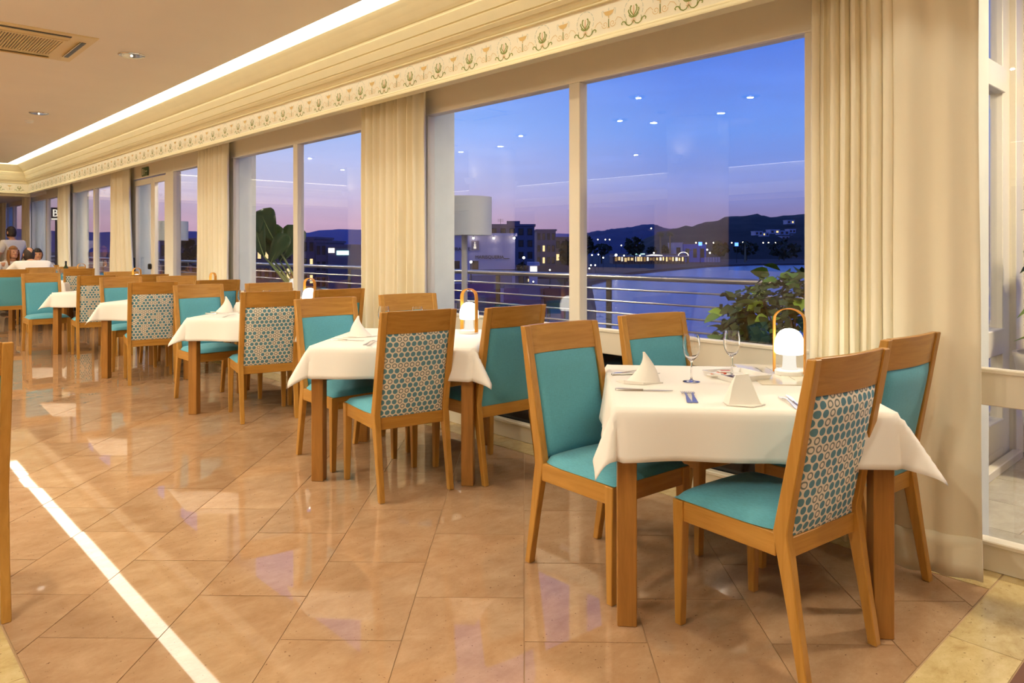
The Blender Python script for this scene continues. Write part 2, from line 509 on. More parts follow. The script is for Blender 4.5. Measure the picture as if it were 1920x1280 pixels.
# ------------------------------------------------------------------ floor: diagonal running-bond marble with travertine borders
ZC = 2.94                      # main ceiling
XW = 3.40                      # room face of the window frames
X_IN = 3.20                    # pink field / wall border
def build_floor():
    mb = MB().mat(GROUT)
    mb.box(-7.6, 3.40, -3.4, 24.2, -.12, -.003)
    fl = struct('floor', mb, label='polished pink marble floor laid diagonally with travertine borders')
    # far part of the room and the aisle side: same stone in one sheet
    a = rad(46)
    P = Vector((math.cos(a), math.sin(a))); Q = Vector((math.sin(a), -math.cos(a)))
    shared = {}
    random.seed(3)
    def tile(x0, x1, y0, y1, pts, mat, name):
        poly = clip(pts, x0, x1, y0, y1)
        if len(poly) < 3: return
        cx = sum(p[0] for p in poly) / len(poly); cy = sum(p[1] for p in poly) / len(poly)
        if sum(poly[i - 1][0] * poly[i][1] - poly[i][0] * poly[i - 1][1] for i in range(len(poly))) < 0: poly = poly[::-1]
        # shrink for the joint
        sh = []
        n = len(poly)
        for i in range(n):
            p, a0, b0 = Vector(poly[i]), Vector(poly[i - 1]), Vector(poly[(i + 1) % n])
            e1, e2 = (p - a0), (b0 - p)
            if e1.length < 1e-4 or e2.length < 1e-4: sh.append(p); continue
            n1 = Vector((-e1.y, e1.x)).normalized(); n2 = Vector((-e2.y, e2.x)).normalized()
            m = n1 + n2
            k = m / max(m.dot(n1), .2)
            sh.append(p + k * .0018)
        loc = [(p.x - cx, p.y - cy) for p in sh]
        key = (name, tuple((round(x, 3), round(y, 3)) for x, y in loc))
        me = shared.get(key)
        if me is None:
            b = MB().mat(mat); b.prism(loc, -.02, 0)
            me = shared[key] = b.mesh(name)
        o = obj(name, me, parent=fl, loc=(cx, cy, 0))
        o.rotation_euler = (random.gauss(0, .0009), random.gauss(0, .0009), 0)
    L_, W_ = .6, .4
    for k in range(-36, 6):
        q0 = k * W_
        off = 0 if k % 2 == 0 else .3
        for j in range(-3, 36):
            p0 = j * L_ + off
            pts = [tuple(P * u + Q * v) for u, v in ((p0, q0), (p0 + L_, q0), (p0 + L_, q0 + W_), (p0, q0 + W_))]
            cx = sum(p[0] for p in pts) / 4; cy = sum(p[1] for p in pts) / 4
            tile(.445, X_IN, .80, 13.0, pts, PINK, 'floor_tile')
    for y in [(.60 * i) for i in range(1, 21)]:
        y1 = y + .6
        tile(X_IN + .004, 3.40, y, y1, [(X_IN + .004, max(y, .80)), (3.40, max(y, .80)), (3.40, y1), (X_IN + .004, y1)], TRAV, 'border_tile')
    for y in [(.8 + .6 * i) for i in range(0, 14)]:
        tile(.24, .441, y, y + .6, [(.24, y), (.441, y), (.441, y + .6), (.24, y + .6)], TRAV, 'border_tile')
    for i in range(7):
        x = .6 + .6 * i - .28
        tile(.24, 3.40, .59, .797, [(x, .59), (x + .6, .59), (x + .6, .797), (x, .797)], TRAV, 'border_tile')
    far = MB().mat(PINK); far.prism([(.445, 13.003), (3.4, 13.003), (3.4, 24), (.445, 24)], -.02, 0)
    obj('far_marble', far, parent=fl)
    side = MB().mat(PINK); side.prism([(-7.5, -3.3), (.238, -3.3), (.238, 24), (-7.5, 24)], -.02, 0)
    side.prism([(.242, 9.21), (.442, 9.21), (.442, 24), (.242, 24)], -.02, 0)
    obj('aisle_marble', side, parent=fl)
    mat_ = plain('entrance_carpet', lin(120, 84, 70), .95, bump=.4, bscale=300)
    cp = MB().mat(mat_); cp.box(.24, 3.40, -3.2, .585, -.02, .004)
    tag(obj('entrance_carpet', cp), 'brown entrance carpet inset beside the travertine border strip', 'carpet')
build_floor()

# ------------------------------------------------------------------ ceiling, cornice, frieze, light strip
CY = 17.7                      # where the cornice turns along the far end
PROFILE = [(2.82, 2.975), (2.82, 2.938), (2.835, 2.925), (2.86, 2.905), (2.90, 2.868), (2.93, 2.836), (2.945, 2.822), (2.952, 2.822), (2.957, 2.805), (2.950, 2.798),
           (2.962, 2.772), (2.975, 2.742), (2.982, 2.742), (2.984, 2.732), (2.978, 2.728), (2.990, 2.695), (2.998, 2.672), (3.004, 2.672), (3.006, 2.662), (3.001, 2.658),
           (3.014, 2.636), (3.021, 2.636), (3.023, 2.626), (3.030, 2.618), (3.036, 2.606), (3.042, 2.600), (3.036, 2.596), (3.037, 2.590), (3.05, 2.586),
           (3.05, 2.424), (3.043, 2.422), (3.040, 2.414), (3.034, 2.412), (3.034, 2.404), (3.027, 2.400), (3.024, 2.390), (3.024, 2.382), (3.10, 2.382), (3.10, 2.975)]
def build_ceiling():
    mb = MB().mat(CEIL)
    mb.box(-6.72, 2.64, -3.4, 17.29, ZC, 3.0)
    mb.box(-7.6, 3.66, -3.4, 24.4, 2.99, 3.10)
    mb.box(-7.6, 3.40, CY + .09, 24.4, 2.40, 2.46)
    struct('ceiling', mb, label='flat cream ceiling with a dropped centre panel')
    # cornice swept along the window wall, then across the far end
    c = MB()
    n = len(PROFILE)
    rows = [[(x, -3.3, z) for x, z in PROFILE], [(x, CY + (x - 3.05), z) for x, z in PROFILE], [(-7.5, CY + (x - 3.05), z) for x, z in PROFILE]]
    o = [v for r in rows for v in r]
    fz = [i for i in range(n - 1) if abs(PROFILE[i][1] - 2.586) < 1e-6]
    c.mat(CORN)
    fs, fs2 = [], []
    for r in range(2):
        for i in range(n - 1):
            f = (r * n + i, (r + 1) * n + i, (r + 1) * n + i + 1, r * n + i + 1)
            (fs2 if i in fz else fs).append(f)
    c.add(o, fs)
    k = len(c.f)
    c.mat(FRIEZE)
    c.f += fs2; c.m += [c.cur] * len(fs2)
    tr = struct('trim_1', c, label='moulded cream cornice with a painted frieze above the windows')
    # dropped soffit trim under the far end beam
    s = MB().mat(CORN); s.box(-7.5, 3.1, CY + .05, CY + .34, 2.33, 2.40)
    struct('trim_2', s, label='white soffit band under the far end frieze')
    return tr
TRIM = build_ceiling()

def build_strip():
    zs = ZC + .012
    t = thing('light_strip', 'long glowing recessed light strip running along the cornice', 'light', (2.73, 7.5, zs))
    d = MB().mat(STRIP)
    d.box(-.088, .088, -10.6, 9.97, 0, .02)
    obj('diffuser', d, parent=t)
    t3 = thing('light_strip', 'glowing light strip turning across the far end of the ceiling', 'light', (-2.1, 17.38, zs))
    d = MB().mat(STRIP); d.box(-4.7, 4.74, -.085, .09, 0, .02); obj('diffuser', d, parent=t3)
    e = MB().mat(CEIL)
    e.box(-.094, -.089, -10.6, 9.79, -.012, .02)
    obj('strip_edge', e, parent=t)
    # the far strip of the room, seen only as a reflection in the glass
    t2 = thing('light_strip', 'second glowing light strip mirrored as a thin line in the window glass', 'light', (-6.8, 7.5, zs))
    d = MB().mat(STRIP); d.box(-.08, .08, -10.6, 9.79, 0, .02); obj('diffuser', d, parent=t2)
build_strip()

# painted ornament of the frieze: one motif, repeated as parts of the trim
GREEN = plain('frieze_green', lin(136, 148, 66), .6)
OCHRE = plain('frieze_ochre', lin(222, 188, 118), .6)
SALM = plain('frieze_salmon', lin(228, 180, 138), .6)
BLUEG = plain('frieze_bluegrey', lin(188, 198, 182), .6)
def ribbon(mb, pts, w0, w1=None, h=.0012):
    """flat painted stroke in the (s, z) plane, facing -x"""
    pts = [Vector(p) for p in pts]
    n = len(pts)
    vs = []
    for i, p in enumerate(pts):
        t = (pts[min(i + 1, n - 1)] - pts[max(i - 1, 0)]).normalized()
        nn = Vector((-t.y, t.x))
        u = i / (n - 1)
        w = (w0 + ((w1 if w1 is not None else w0) - w0) * u) / 2
        a, b = p + nn * w, p - nn * w
        vs += [(-h, a.x, a.y), (-h, b.x, b.y)]
    mb.add(vs, [(2 * i, 2 * i + 1, 2 * i + 3, 2 * i + 2) for i in range(n - 1)])
def arc(cx, cz, rx, rz, a0, a1, n=10):
    return [(cx + rx * math.cos(rad(a0 + (a1 - a0) * i / n)), cz + rz * math.sin(rad(a0 + (a1 - a0) * i / n))) for i in range(n + 1)]
def spiral(cx, cz, r, a0, turns, n=18, sg=1):
    return [(cx + r * (1 - .8 * i / n) * math.cos(rad(a0) + sg * turns * 2 * PI * i / n), cz + r * (1 - .8 * i / n) * math.sin(rad(a0) + sg * turns * 2 * PI * i / n)) for i in range(n + 1)]
def build_ornament():
    m = MB()
    m.mat(BLUEG)
    for k in range(9):
        ribbon(m, arc(0, .085, .060, .062, -30 + k * 27, -30 + k * 27 + 20, 4), .0022, .0036)
    m.mat(GREEN)
    for sg in (-1, 1):
        ribbon(m, [(0, .052), (sg * .010, .066), (sg * .020, .080), (sg * .021, .098), (sg * .014, .108)], .005, .009)
        ribbon(m, [(0, .048), (sg * .014, .054), (sg * .027, .068), (sg * .034, .082), (sg * .030, .090)], .005, .008)
        ribbon(m, [(0, .046), (sg * .012, .046), (sg * .024, .054), (sg * .030, .062)], .004, .006)
        ribbon(m, [(0, .030), (sg * .014, .012), (sg * .030, .008), (sg * .046, .016), (sg * .058, .034), (sg * .070, .036), (sg * .078, .028), (sg * .074, .020)], .005, .007)
        ribbon(m, [(sg * .046, .016), (sg * .050, .034), (sg * .046, .048)], .006, .002)
        ribbon(m, [(sg * .165, .030), (sg * .1655, .074)] if sg > 0 else [(.166, .03), (.166, .07)], .005)
    m.mat(SALM)
    ribbon(m, [(0, .052), (0, .080), (0, .106)], .009, .004)
    ribbon(m, [(0, .014), (0, .046)], .004)
    for sg in (-1, 1):
        ribbon(m, spiral(sg * .011, .030, .008, 90, .9, 10, sg), .0022)
    m.mat(OCHRE)
    bowl = [(.165 + .031 * math.cos(rad(a)), .112 + .022 * math.sin(rad(a))) for a in range(180, 361, 15)]
    m.add([(-.0012, p[0], p[1]) for p in bowl], [tuple(range(len(bowl)))])
    ribbon(m, [(.128, .1135), (.202, .1135)], .004)
    ribbon(m, [(.165, .078), (.165, .092)], .008, .004)
    ribbon(m, [(.157, .028), (.173, .028)], .004)
    m.mat(BLUEG)
    ribbon(m, [(.165, .118), (.165, .134)], .005, .001)
    for sg in (-1, 1):
        ribbon(m, [(.165 + sg * .031, .112), (.165 + sg * .040, .124), (.165 + sg * .046, .120), (.165 + sg * .045, .104), (.165 + sg * .043, .090)], .0024)
        m.mat(OCHRE)
        ribbon(m, spiral(.165 + sg * .026, .046, .021, 180 if sg < 0 else 0, 1.3, 20, -sg), .0026)
        ribbon(m, [(.165 + sg * .044, .052), (.165 + sg * .060, .070), (.165 + sg * .082, .062), (.165 + sg * .096, .044)], .0026)
        m.mat(BLUEG)
    me = m.mesh('frieze_ornament')
    P0 = .33
    y = 3.337 - P0 * 12
    while y < CY - .2:
        obj('frieze_ornament', me, parent=TRIM, loc=(3.05, y, 2.424))
        y += P0
    x = 2.9
    for k in range(6):
        o = obj('frieze_ornament', me, parent=TRIM, loc=(x - .33 * k, CY, 2.424), rot=(0, 0, rad(90)))
build_ornament()

# ------------------------------------------------------------------ window wall: piers, header, glazed bays
BAY = 3.68
B0 = 1.26
def bay(k): return B0 + BAY * (k - 1)
def build_window_wall():
    hd = MB().mat(PAINT)
    hd.box(3.41, 3.66, -3.4, 24.4, 2.50, 3.0)
    hd.box(3.10, 3.41, -3.3, CY + .1, 2.62, 2.66)
    struct('wall_right', hd, label='cream wall strip above the windows')
    for k in range(0, 8):
        y = bay(k)
        p = MB().mat(PAINT)
        hw = .30 if k != 1 else .30
        p.box(3.405, 3.64, y - hw, y + hw, 0, 2.5)
        p.mat(RENDERW); p.box(3.46, 3.67, y - hw - .04, y + hw + .04, 0, 2.6)
        o = struct('pillar', p, label='cream wall pier between two window bays')
    def frame(name, y0, y1, parts, label):
        w = struct(name, label=label)
        w.location = (XW, y0, 0)
        return w
    def bar(w, nm, y0, y1, z0, z1, x0=0., x1=.07, mat=FRAME):
        b = MB().mat(mat); b.box(x0, x1, y0 - w.location.y, y1 - w.location.y, z0, z1)
        return obj(nm, b, parent=w, bevel=.004)
    def pane(w, y0, y1, z0, z1, mat=GLASS, nm='pane'):
        b = MB().mat(mat); b.box(.028, .034, y0 - w.location.y, y1 - w.location.y, z0, z1)
        return obj(nm, b, parent=w)
    SILL0, SILL1, KICK, HEAD = .655, .795, .11, 2.30
    for k in (0, 1, 2, 4, 5, 6):
        y0, y1 = bay(k) + .30, bay(k + 1) - .30
        ym = (y0 + y1) / 2 - .035
        w = frame('window_%d' % (k + 1), y0, y1, None, 'white framed fixed window with two tall panes over a deep sill rail')
        bar(w, 'head_rail', y0, y1, HEAD, 2.505, -.01, .08)
        bar(w, 'sill_rail', y0, y1, SILL0, SILL1, -.02, .07)
        bar(w, 'sill_bead', y0, y1, SILL1 - .012, SILL1 + .008, -.028, .02)
        bar(w, 'kick_rail', y0, y1, 0, KICK, -.02, .07)
        bar(w, 'kick_bead', y0, y1, KICK - .010, KICK + .010, -.028, .02)
        bar(w, 'jamb', y0, y0 + .05, KICK, HEAD)
        bar(w, 'jamb', y1 - .05, y1, KICK, HEAD)
        bar(w, 'mullion', ym - .045, ym + .045, KICK, HEAD, -.012, .06)
        low = GLASS if k == 0 else DGLASS
        for a, b in ((y0 + .05, ym - .045), (ym + .045, y1 - .05)):
            pane(w, a, b, SILL1, HEAD)
            pane(w, a, b, KICK, SILL0, low, 'lower_pane')
    # bay 3: a fixed light, a heavy post and a pair of glazed door leaves
    y0, y1 = bay(3) + .30, bay(4) - .30
    w = frame('window_4', y0, 10.2, None, 'white framed fixed window beside the terrace door')
    bar(w, 'head_rail', y0, 10.2, HEAD, 2.505, -.01, .08)
    bar(w, 'sill_rail', y0, 10.2, SILL0, SILL1, -.02, .07)
    bar(w, 'kick_rail', y0, 10.2, 0, KICK, -.02, .07)
    bar(w, 'jamb', y0, y0 + .05, KICK, HEAD)
    pane(w, y0 + .05, 10.2, SILL1, HEAD); pane(w, y0 + .05, 10.2, KICK, SILL0, DGLASS, 'lower_pane')
    d = frame('door_1', 10.2, y1, None, 'white glazed double door to the terrace')
    bar(d, 'head_rail', 10.2, y1, HEAD, 2.505, -.01, .08)
    bar(d, 'post', 10.2, 10.49, 0, HEAD, -.015, .09)
    bar(d, 'jamb', y1 - .07, y1, 0, HEAD)
    for a, b in ((10.50, 11.06), (11.075, y1 - .08)):
        bar(d, 'leaf_stile', a, a + .075, .02, HEAD - .02, .0, .05)
        bar(d, 'leaf_stile', b - .075, b, .02, HEAD - .02, .0, .05)
        bar(d, 'leaf_rail', a + .075, b - .075, HEAD - .10, HEAD - .02, .0, .05)
        bar(d, 'leaf_rail', a + .075, b - .075, .02, .20, .0, .05)
        pane(d, a + .075, b - .075, .20, HEAD - .10)
    h = MB().mat(BLACK); h.box(-.05, -.02, y1 - .20 - 10.2, y1 - .11 - 10.2, .86, 1.14)
    obj('door_handle', h, parent=d, bevel=.012, seg=2)
    h = MB().mat(BLACK); h.box(-.045, 0, 11.10 - 10.2, 11.15 - 10.2, .98, 1.06)
    obj('door_knob', h, parent=d, bevel=.01)
    # exit sign over the door
    e = thing('exit_sign', 'small green exit sign above the terrace door', 'sign', (3.375, 11.32, 2.375))
    SG = plain('sign_green', lin(54, 84, 54), .4); SW = plain('sign_pale', lin(206, 214, 190), .4)
    b = MB().mat(SG); b.box(-.006, .006, -.135, .135, -.062, .062); obj('board', b, parent=e)
    b = MB().mat(SW)
    b.box(-.008, -.006, -.11, -.03, -.006, .012); b.box(-.008, -.006, .06, .11, -.045, .045); b.box(-.008, -.006, .0, .03, -.04, .03)
    obj('pictogram', b, parent=e)
build_window_wall()

def build_other_walls():
    m = MB().mat(PAINT)
    m.box(-7.7, -7.5, -3.4, 24.4, 0, 3.0)
    wl = struct('wall_left', m, label='plain cream wall at the back of the dining room')
    for k in range(6):
        y = -1.6 + 4 * k
        g = MB().mat(DGLASS); g.box(-7.5, -7.47, y, y + 2.8, .8, 2.3)
        w = struct('window_%d' % (20 + k), g, label='dark window in the back wall')
        f = MB().mat(FRAME)
        f.box(-7.5, -7.44, y - .08, y + 2.88, 2.3, 2.42); f.box(-7.5, -7.44, y - .08, y + 2.88, .68, .8)
        f.box(-7.5, -7.44, y - .08, y, .8, 2.3); f.box(-7.5, -7.44, y + 2.8, y + 2.88, .8, 2.3)
        obj('window_frame', f, parent=w)
    c = MB().mat(CORN)
    c.add([(-7.12, -3.3, 2.40), (-7.12, 17.7, 2.40), (-7.12, 17.7, 2.62), (-7.12, -3.3, 2.62), (-6.9, -3.3, 2.95), (-6.9, 17.7, 2.95), (-7.5, 17.7, 2.40), (-7.5, -3.3, 2.40)],
          [(0, 1, 2, 3), (3, 2, 5, 4), (0, 7, 6, 1)])
    struct('trim_3', c, label='cornice along the back wall')
    m = MB().mat(PAINT); m.box(-7.7, 3.7, 24.0, 24.4, 0, 3.0); struct('wall_back', m, label='cream end wall of the room')
    m = MB().mat(PAINT); m.box(-7.7, 3.7, -3.6, -3.3, 0, 3.0); struct('wall_front', m, label='cream wall behind the viewpoint')
    for y in (1.36, 5.34, 9.36, 13.3):
        p = MB().mat(PAINT)
        p.lathe([(.40, 0), (.40, .12), (.385, .13), (.385, 2.5), (.40, 2.52), (.40, 2.935)], 40, (-1.42, y, 0))
        struct('column', p, smooth=40, label='round white column along the middle of the room')
build_other_walls()

# ------------------------------------------------------------------ recessed fittings of the ceiling
def build_fittings():
    ring = MB().mat(CHROME)
    ring.lathe([(.062, -.006), (.098, -.010), (.108, -.004), (.108, .002)], 28, cap=False)
    ring_me = ring.mesh('ring', smooth=50)
    cup = MB().mat(CHROME); cup.lathe([(.064, -.007), (.052, -.004), (.040, -.005), (.030, -.003), (.012, -.002)], 20, cap=True)
    cup_me = cup.mesh('reflector', smooth=40)
    BULB = emitter('bulb_glow', (1, .88, .66), 3)
    bl = MB().mat(BULB); bl.ball((0, 0, -.006), .012, 10, 6)
    bl_me = bl.mesh('bulb', smooth=60)
    first = None
    spots = [(1.94, 6.87), (1.94, 10.6), (1.94, 3.15), (1.94, -.5), (1.94, 14.3), (-.52, 4.1), (.35, 4.95), (-.65, 6.0), (-.6, 7.8), (.4, 8.6), (-.55, 11.6), (.35, 12.4), (-3.6, 0), (-3.6, 4), (-3.6, 8), (-3.6, 12)]  # the row deepest in the room is added to throw light on the curtains
    labs = {0: 'round chrome recessed downlight beside the ceiling air unit', 1: 'chrome recessed downlight beyond the ceiling air unit'}
    for i, (x, y) in enumerate(spots):
        t = thing('downlight', labs.get(i, 'recessed ceiling downlight mirrored in the window glass, or of the added deep row'), 'light', (x, y, ZC), 0, 'recessed downlights in the ceiling')
        obj('ring', ring_me, parent=t); obj('reflector', cup_me, parent=t); obj('bulb', bl_me, parent=t)
        if i > 1: area_lamp('downlight_lamp', (x, y, ZC - .022), .055, DOWN if x > 1.5 else DEEP, WARM, spread=150 if x > 1.5 else 180)
    sd = MB().mat(LAMPW); sd.lathe([(.05, 0), (.05, -.014), (.038, -.03), (.012, -.034)], 20)
    o = obj('smoke_detector', sd, smooth=40, loc=(1.96, 11.3, ZC)); tag(o, 'small round white smoke detector on the ceiling past the downlights', 'detector')
    # cassette air conditioner
    AC = plain('air_unit_plastic', lin(226, 206, 158), .45)
    t = thing('air_conditioner', 'square cream ceiling cassette air conditioner with slotted grille', 'air conditioner', (1.12, 6.98, ZC))
    H = .48
    b = MB().mat(AC)
    # solid frame panel; black strips stand in for the shade inside the outlet slots
    b.box(-H, H, -H, H, -.012, .01)
    obj('panel', b, parent=t, bevel=.006)
    for i in range(4):
        s = MB().mat(BLACK); s.box(-.30, .30, .385, .428, -.016, -.011); o = obj('outlet_slot', s, parent=t, rot=(0, 0, i * PI / 2))
        s = MB().mat(AC); s.hexa([(-.30, .372, -.030), (.30, .372, -.030), (.30, .378, -.026), (-.30, .378, -.026)], [(-.30, .392, -.012), (.30, .392, -.012), (.30, .40, -.012), (-.30, .40, -.012)])
        obj('outlet_flap', s, parent=t, rot=(0, 0, i * PI / 2))
    g = MB().mat(BLACK); g.box(-.27, .27, -.27, .27, -.0135, -.0115); obj('grille_backing', g, parent=t)
    sl = MB().mat(AC); sl.hexa([(-.004, -.27, -.022), (.004, -.27, -.022), (.004, .27, -.022), (-.004, .27, -.022)], [(-.006, -.27, -.0135), (.006, -.27, -.0135), (.006, .27, -.0135), (-.006, .27, -.0135)])
    sl_me = sl.mesh('grille_slat')
    for i in range(27):
        obj('grille_slat', sl_me, parent=t, loc=(-.26 + .02 * i, 0, 0))
    f = MB().mat(AC)
    f.box(-.30, .30, .275, .30, -.022, -.011); f.box(-.30, .30, -.30, -.275, -.022, -.011); f.box(-.30, -.275, -.275, .275, -.022, -.011); f.box(.275, .30, -.275, .275, -.022, -.011)
    obj('grille_frame', f, parent=t)
build_fittings()
def build_column_downlights():
    r = MB().mat(CHROME); r.lathe([(.045, -.004), (.06, -.008), (.066, 0)], 20, cap=False); rm = r.mesh('ring', smooth=50)
    g = MB().mat(MATS['bulb_glow']); g.lathe([(.044, -.003), (.02, -.006)], 16); gm = g.mesh('bulb')
    for y in (1.36, 5.34, 9.36, 13.3):
        for a in (-62, 58):
            x_, y_ = -1.42 + .56 * math.cos(rad(a)), y + .56 * math.sin(rad(a))
            t = thing('downlight', 'small recessed downlight washing a round column, mirrored in the window glass', 'light', (x_, y_, ZC), 0, 'small downlights around the columns')
            obj('ring', rm, parent=t); obj('bulb', gm, parent=t)
            area_lamp('column_downlight_lamp', (x_, y_, ZC - .016), .08, 46, LED, spread=170)
build_column_downlights()
for _y in (1.36, 5.34, 9.36, 13.3):
    # spots added in the ceiling so that the round columns glow in the glass
    _l = bpy.data.lights.new('column_fill_spot', 'SPOT'); _l.energy = 420; _l.color = LED; _l.spot_size = rad(64); _l.spot_blend = .6; _l.shadow_soft_size = .04
    _o = bpy.data.objects.new('column_fill_spot', _l); C.objects.link(_o)
    _o.location = (-.62, _y, ZC - .03); _o.rotation_euler = (Vector((-.72, 0, -1.15))).to_track_quat('-Z', 'Y').to_euler()
    _t = thing('downlight', 'added ceiling spot that brightens a round column', 'light', (-.62, _y, ZC), 0, 'added spots lighting the columns')
    _m = MB().mat(CHROME); _m.lathe([(.045, -.004), (.06, -.008), (.066, 0)], 20, cap=False); obj('ring', _m, parent=_t, smooth=50)
    _m = MB().mat(CHROME); _m.lathe([(.044, -.003), (.02, -.005)], 16); obj('reflector', _m, parent=_t)

# lamps on the columns that wash the ceiling (mirrored in the glass as pale patches beside the column heads)
for _y in (1.36, 5.34, 9.36, 13.3):
    for _dx in (-.5, .5):
        _c = MB().mat(LAMPW)
        _c.lathe([(.05, -.12), (.09, -.02), (.09, -.015), (.05, -.10)], 16, (-1.42 + _dx, _y, 2.45))
        _c.tube([(-1.42 + _dx, _y, 2.36), (-1.42 + _dx * .75, _y, 2.34)], .015)
        tag(obj('column_uplight', _c, smooth=40), 'white cup uplight on a round column, mirrored in the window glass', 'light', 'uplights on the columns')
        area_lamp('column_uplight_lamp', (-1.42 + _dx, _y, 2.45), .14, 46, WARM, (PI, 0, 0), 170)

# ------------------------------------------------------------------ curtains
def curtain(path, label, seed=0, z0=.015, z1=2.50, flare=.0, lean=0.0, hem=.16, group=None):
    """path: plan points (x, y); pleats come from the path itself; flare spreads the bottom, lean shifts its start edge"""
    rnd = random.Random(seed)
    pts = [Vector(p) for p in path]
    cyy = sum(p.y for p in pts) / len(pts)
    n = len(pts) - 1
    NZ = 22
    def pos(i, z):
        p = pts[i]; h = (z1 - z) / (z1 - z0)
        y = p.y + (p.y - cyy) * flare * h
        k = i / n
        y += lean * h * h * (1 - k)
        x = p.x + .012 * mnoise.noise(Vector((p.y * 9, z * 1.3, seed))) * (0.3 + h)
        y += .018 * mnoise.noise(Vector((p.y * 7, z * .9, seed + 5))) * h
        return (x, y, z)
    def sheet(za, zb, nz):
        m = MB().mat(CURT)
        m.grid(lambda u, v: pos(min(int(round(u * n)), n), za + (zb - za) * v), n, nz)
        return m
    c = obj('curtain', sheet(z0, z1, NZ + 2), smooth=80)
    tag(c, label, 'curtain', group)
    hm = MB().mat(CURT)
    hm.grid(lambda u, v: tuple(Vector(pos(min(int(round(u * n)), n), z0 + .001 + hem * v)) + Vector((-.0045, 0, 0))), n, 3)
    h = obj('hem', hm, smooth=80, parent=c)
    for o in (c, h):
        s = o.modifiers.new('cloth', 'SOLIDIFY'); s.thickness = .003
    return c
def pleats(x0, y0, x1, y1, n, amp, seed=0, sub=7):
    rnd = random.Random(seed)
    out = []
    for i in range(n * sub + 1):
        u = i / (n * sub)
        k = int(u * n - 1e-6)
        rr = random.Random(seed * 100 + k)
        a = amp * rr.uniform(.5, 1.25)
        out.append((x0 + (x1 - x0) * u + a * math.sin(2 * PI * u * n) + .25 * a * math.sin(4 * PI * u * n + rr.uniform(0, 1)), y0 + (y1 - y0) * u + .010 * math.sin(2 * PI * u * n + rr.uniform(-1, 1))))
    return out
flat = [(3.207 - .065 * (i / 14) + .012 * math.sin(i * .9), .838 + .26 * i / 14) for i in range(14)]
CA = curtain(flat + pleats(3.145, 1.11, 3.325, 1.53, 8, .020, 1), 'wide cream curtain beside the table set for two, its near edge hanging flat', 1, flare=.03)
labs = ['gathered cream curtain between the two wide windows', 'gathered cream curtain between the wide window and the terrace door bay', 'cream curtain flaring at the hem beyond the terrace door',
        'cream curtain past the flaring one, behind the seated diners', 'narrow cream curtain at the far corner of the room']
pos = [(4.50, 5.36, 3.285, .0, 0, 0), (8.18, 8.98, 3.29, .0, 0, 0), (11.82, 12.62, 3.285, .25, -.25, 0), (15.50, 16.20, 3.285, .05, -.1, 0), (18.9, 19.7, 3.285, .05, 0, 0), (21.9, 23.0, 3.29, 0, 0, 0)]
for i, (a, b, x, fl, ln, _) in enumerate(pos):
    curtain(pleats(x, a, x + .01, b, 9, .040, 3 + i), labs[i] if i < 5 else 'shaded cream curtain past the far corner, behind the standing waiter', 3 + i, flare=fl, lean=ln)

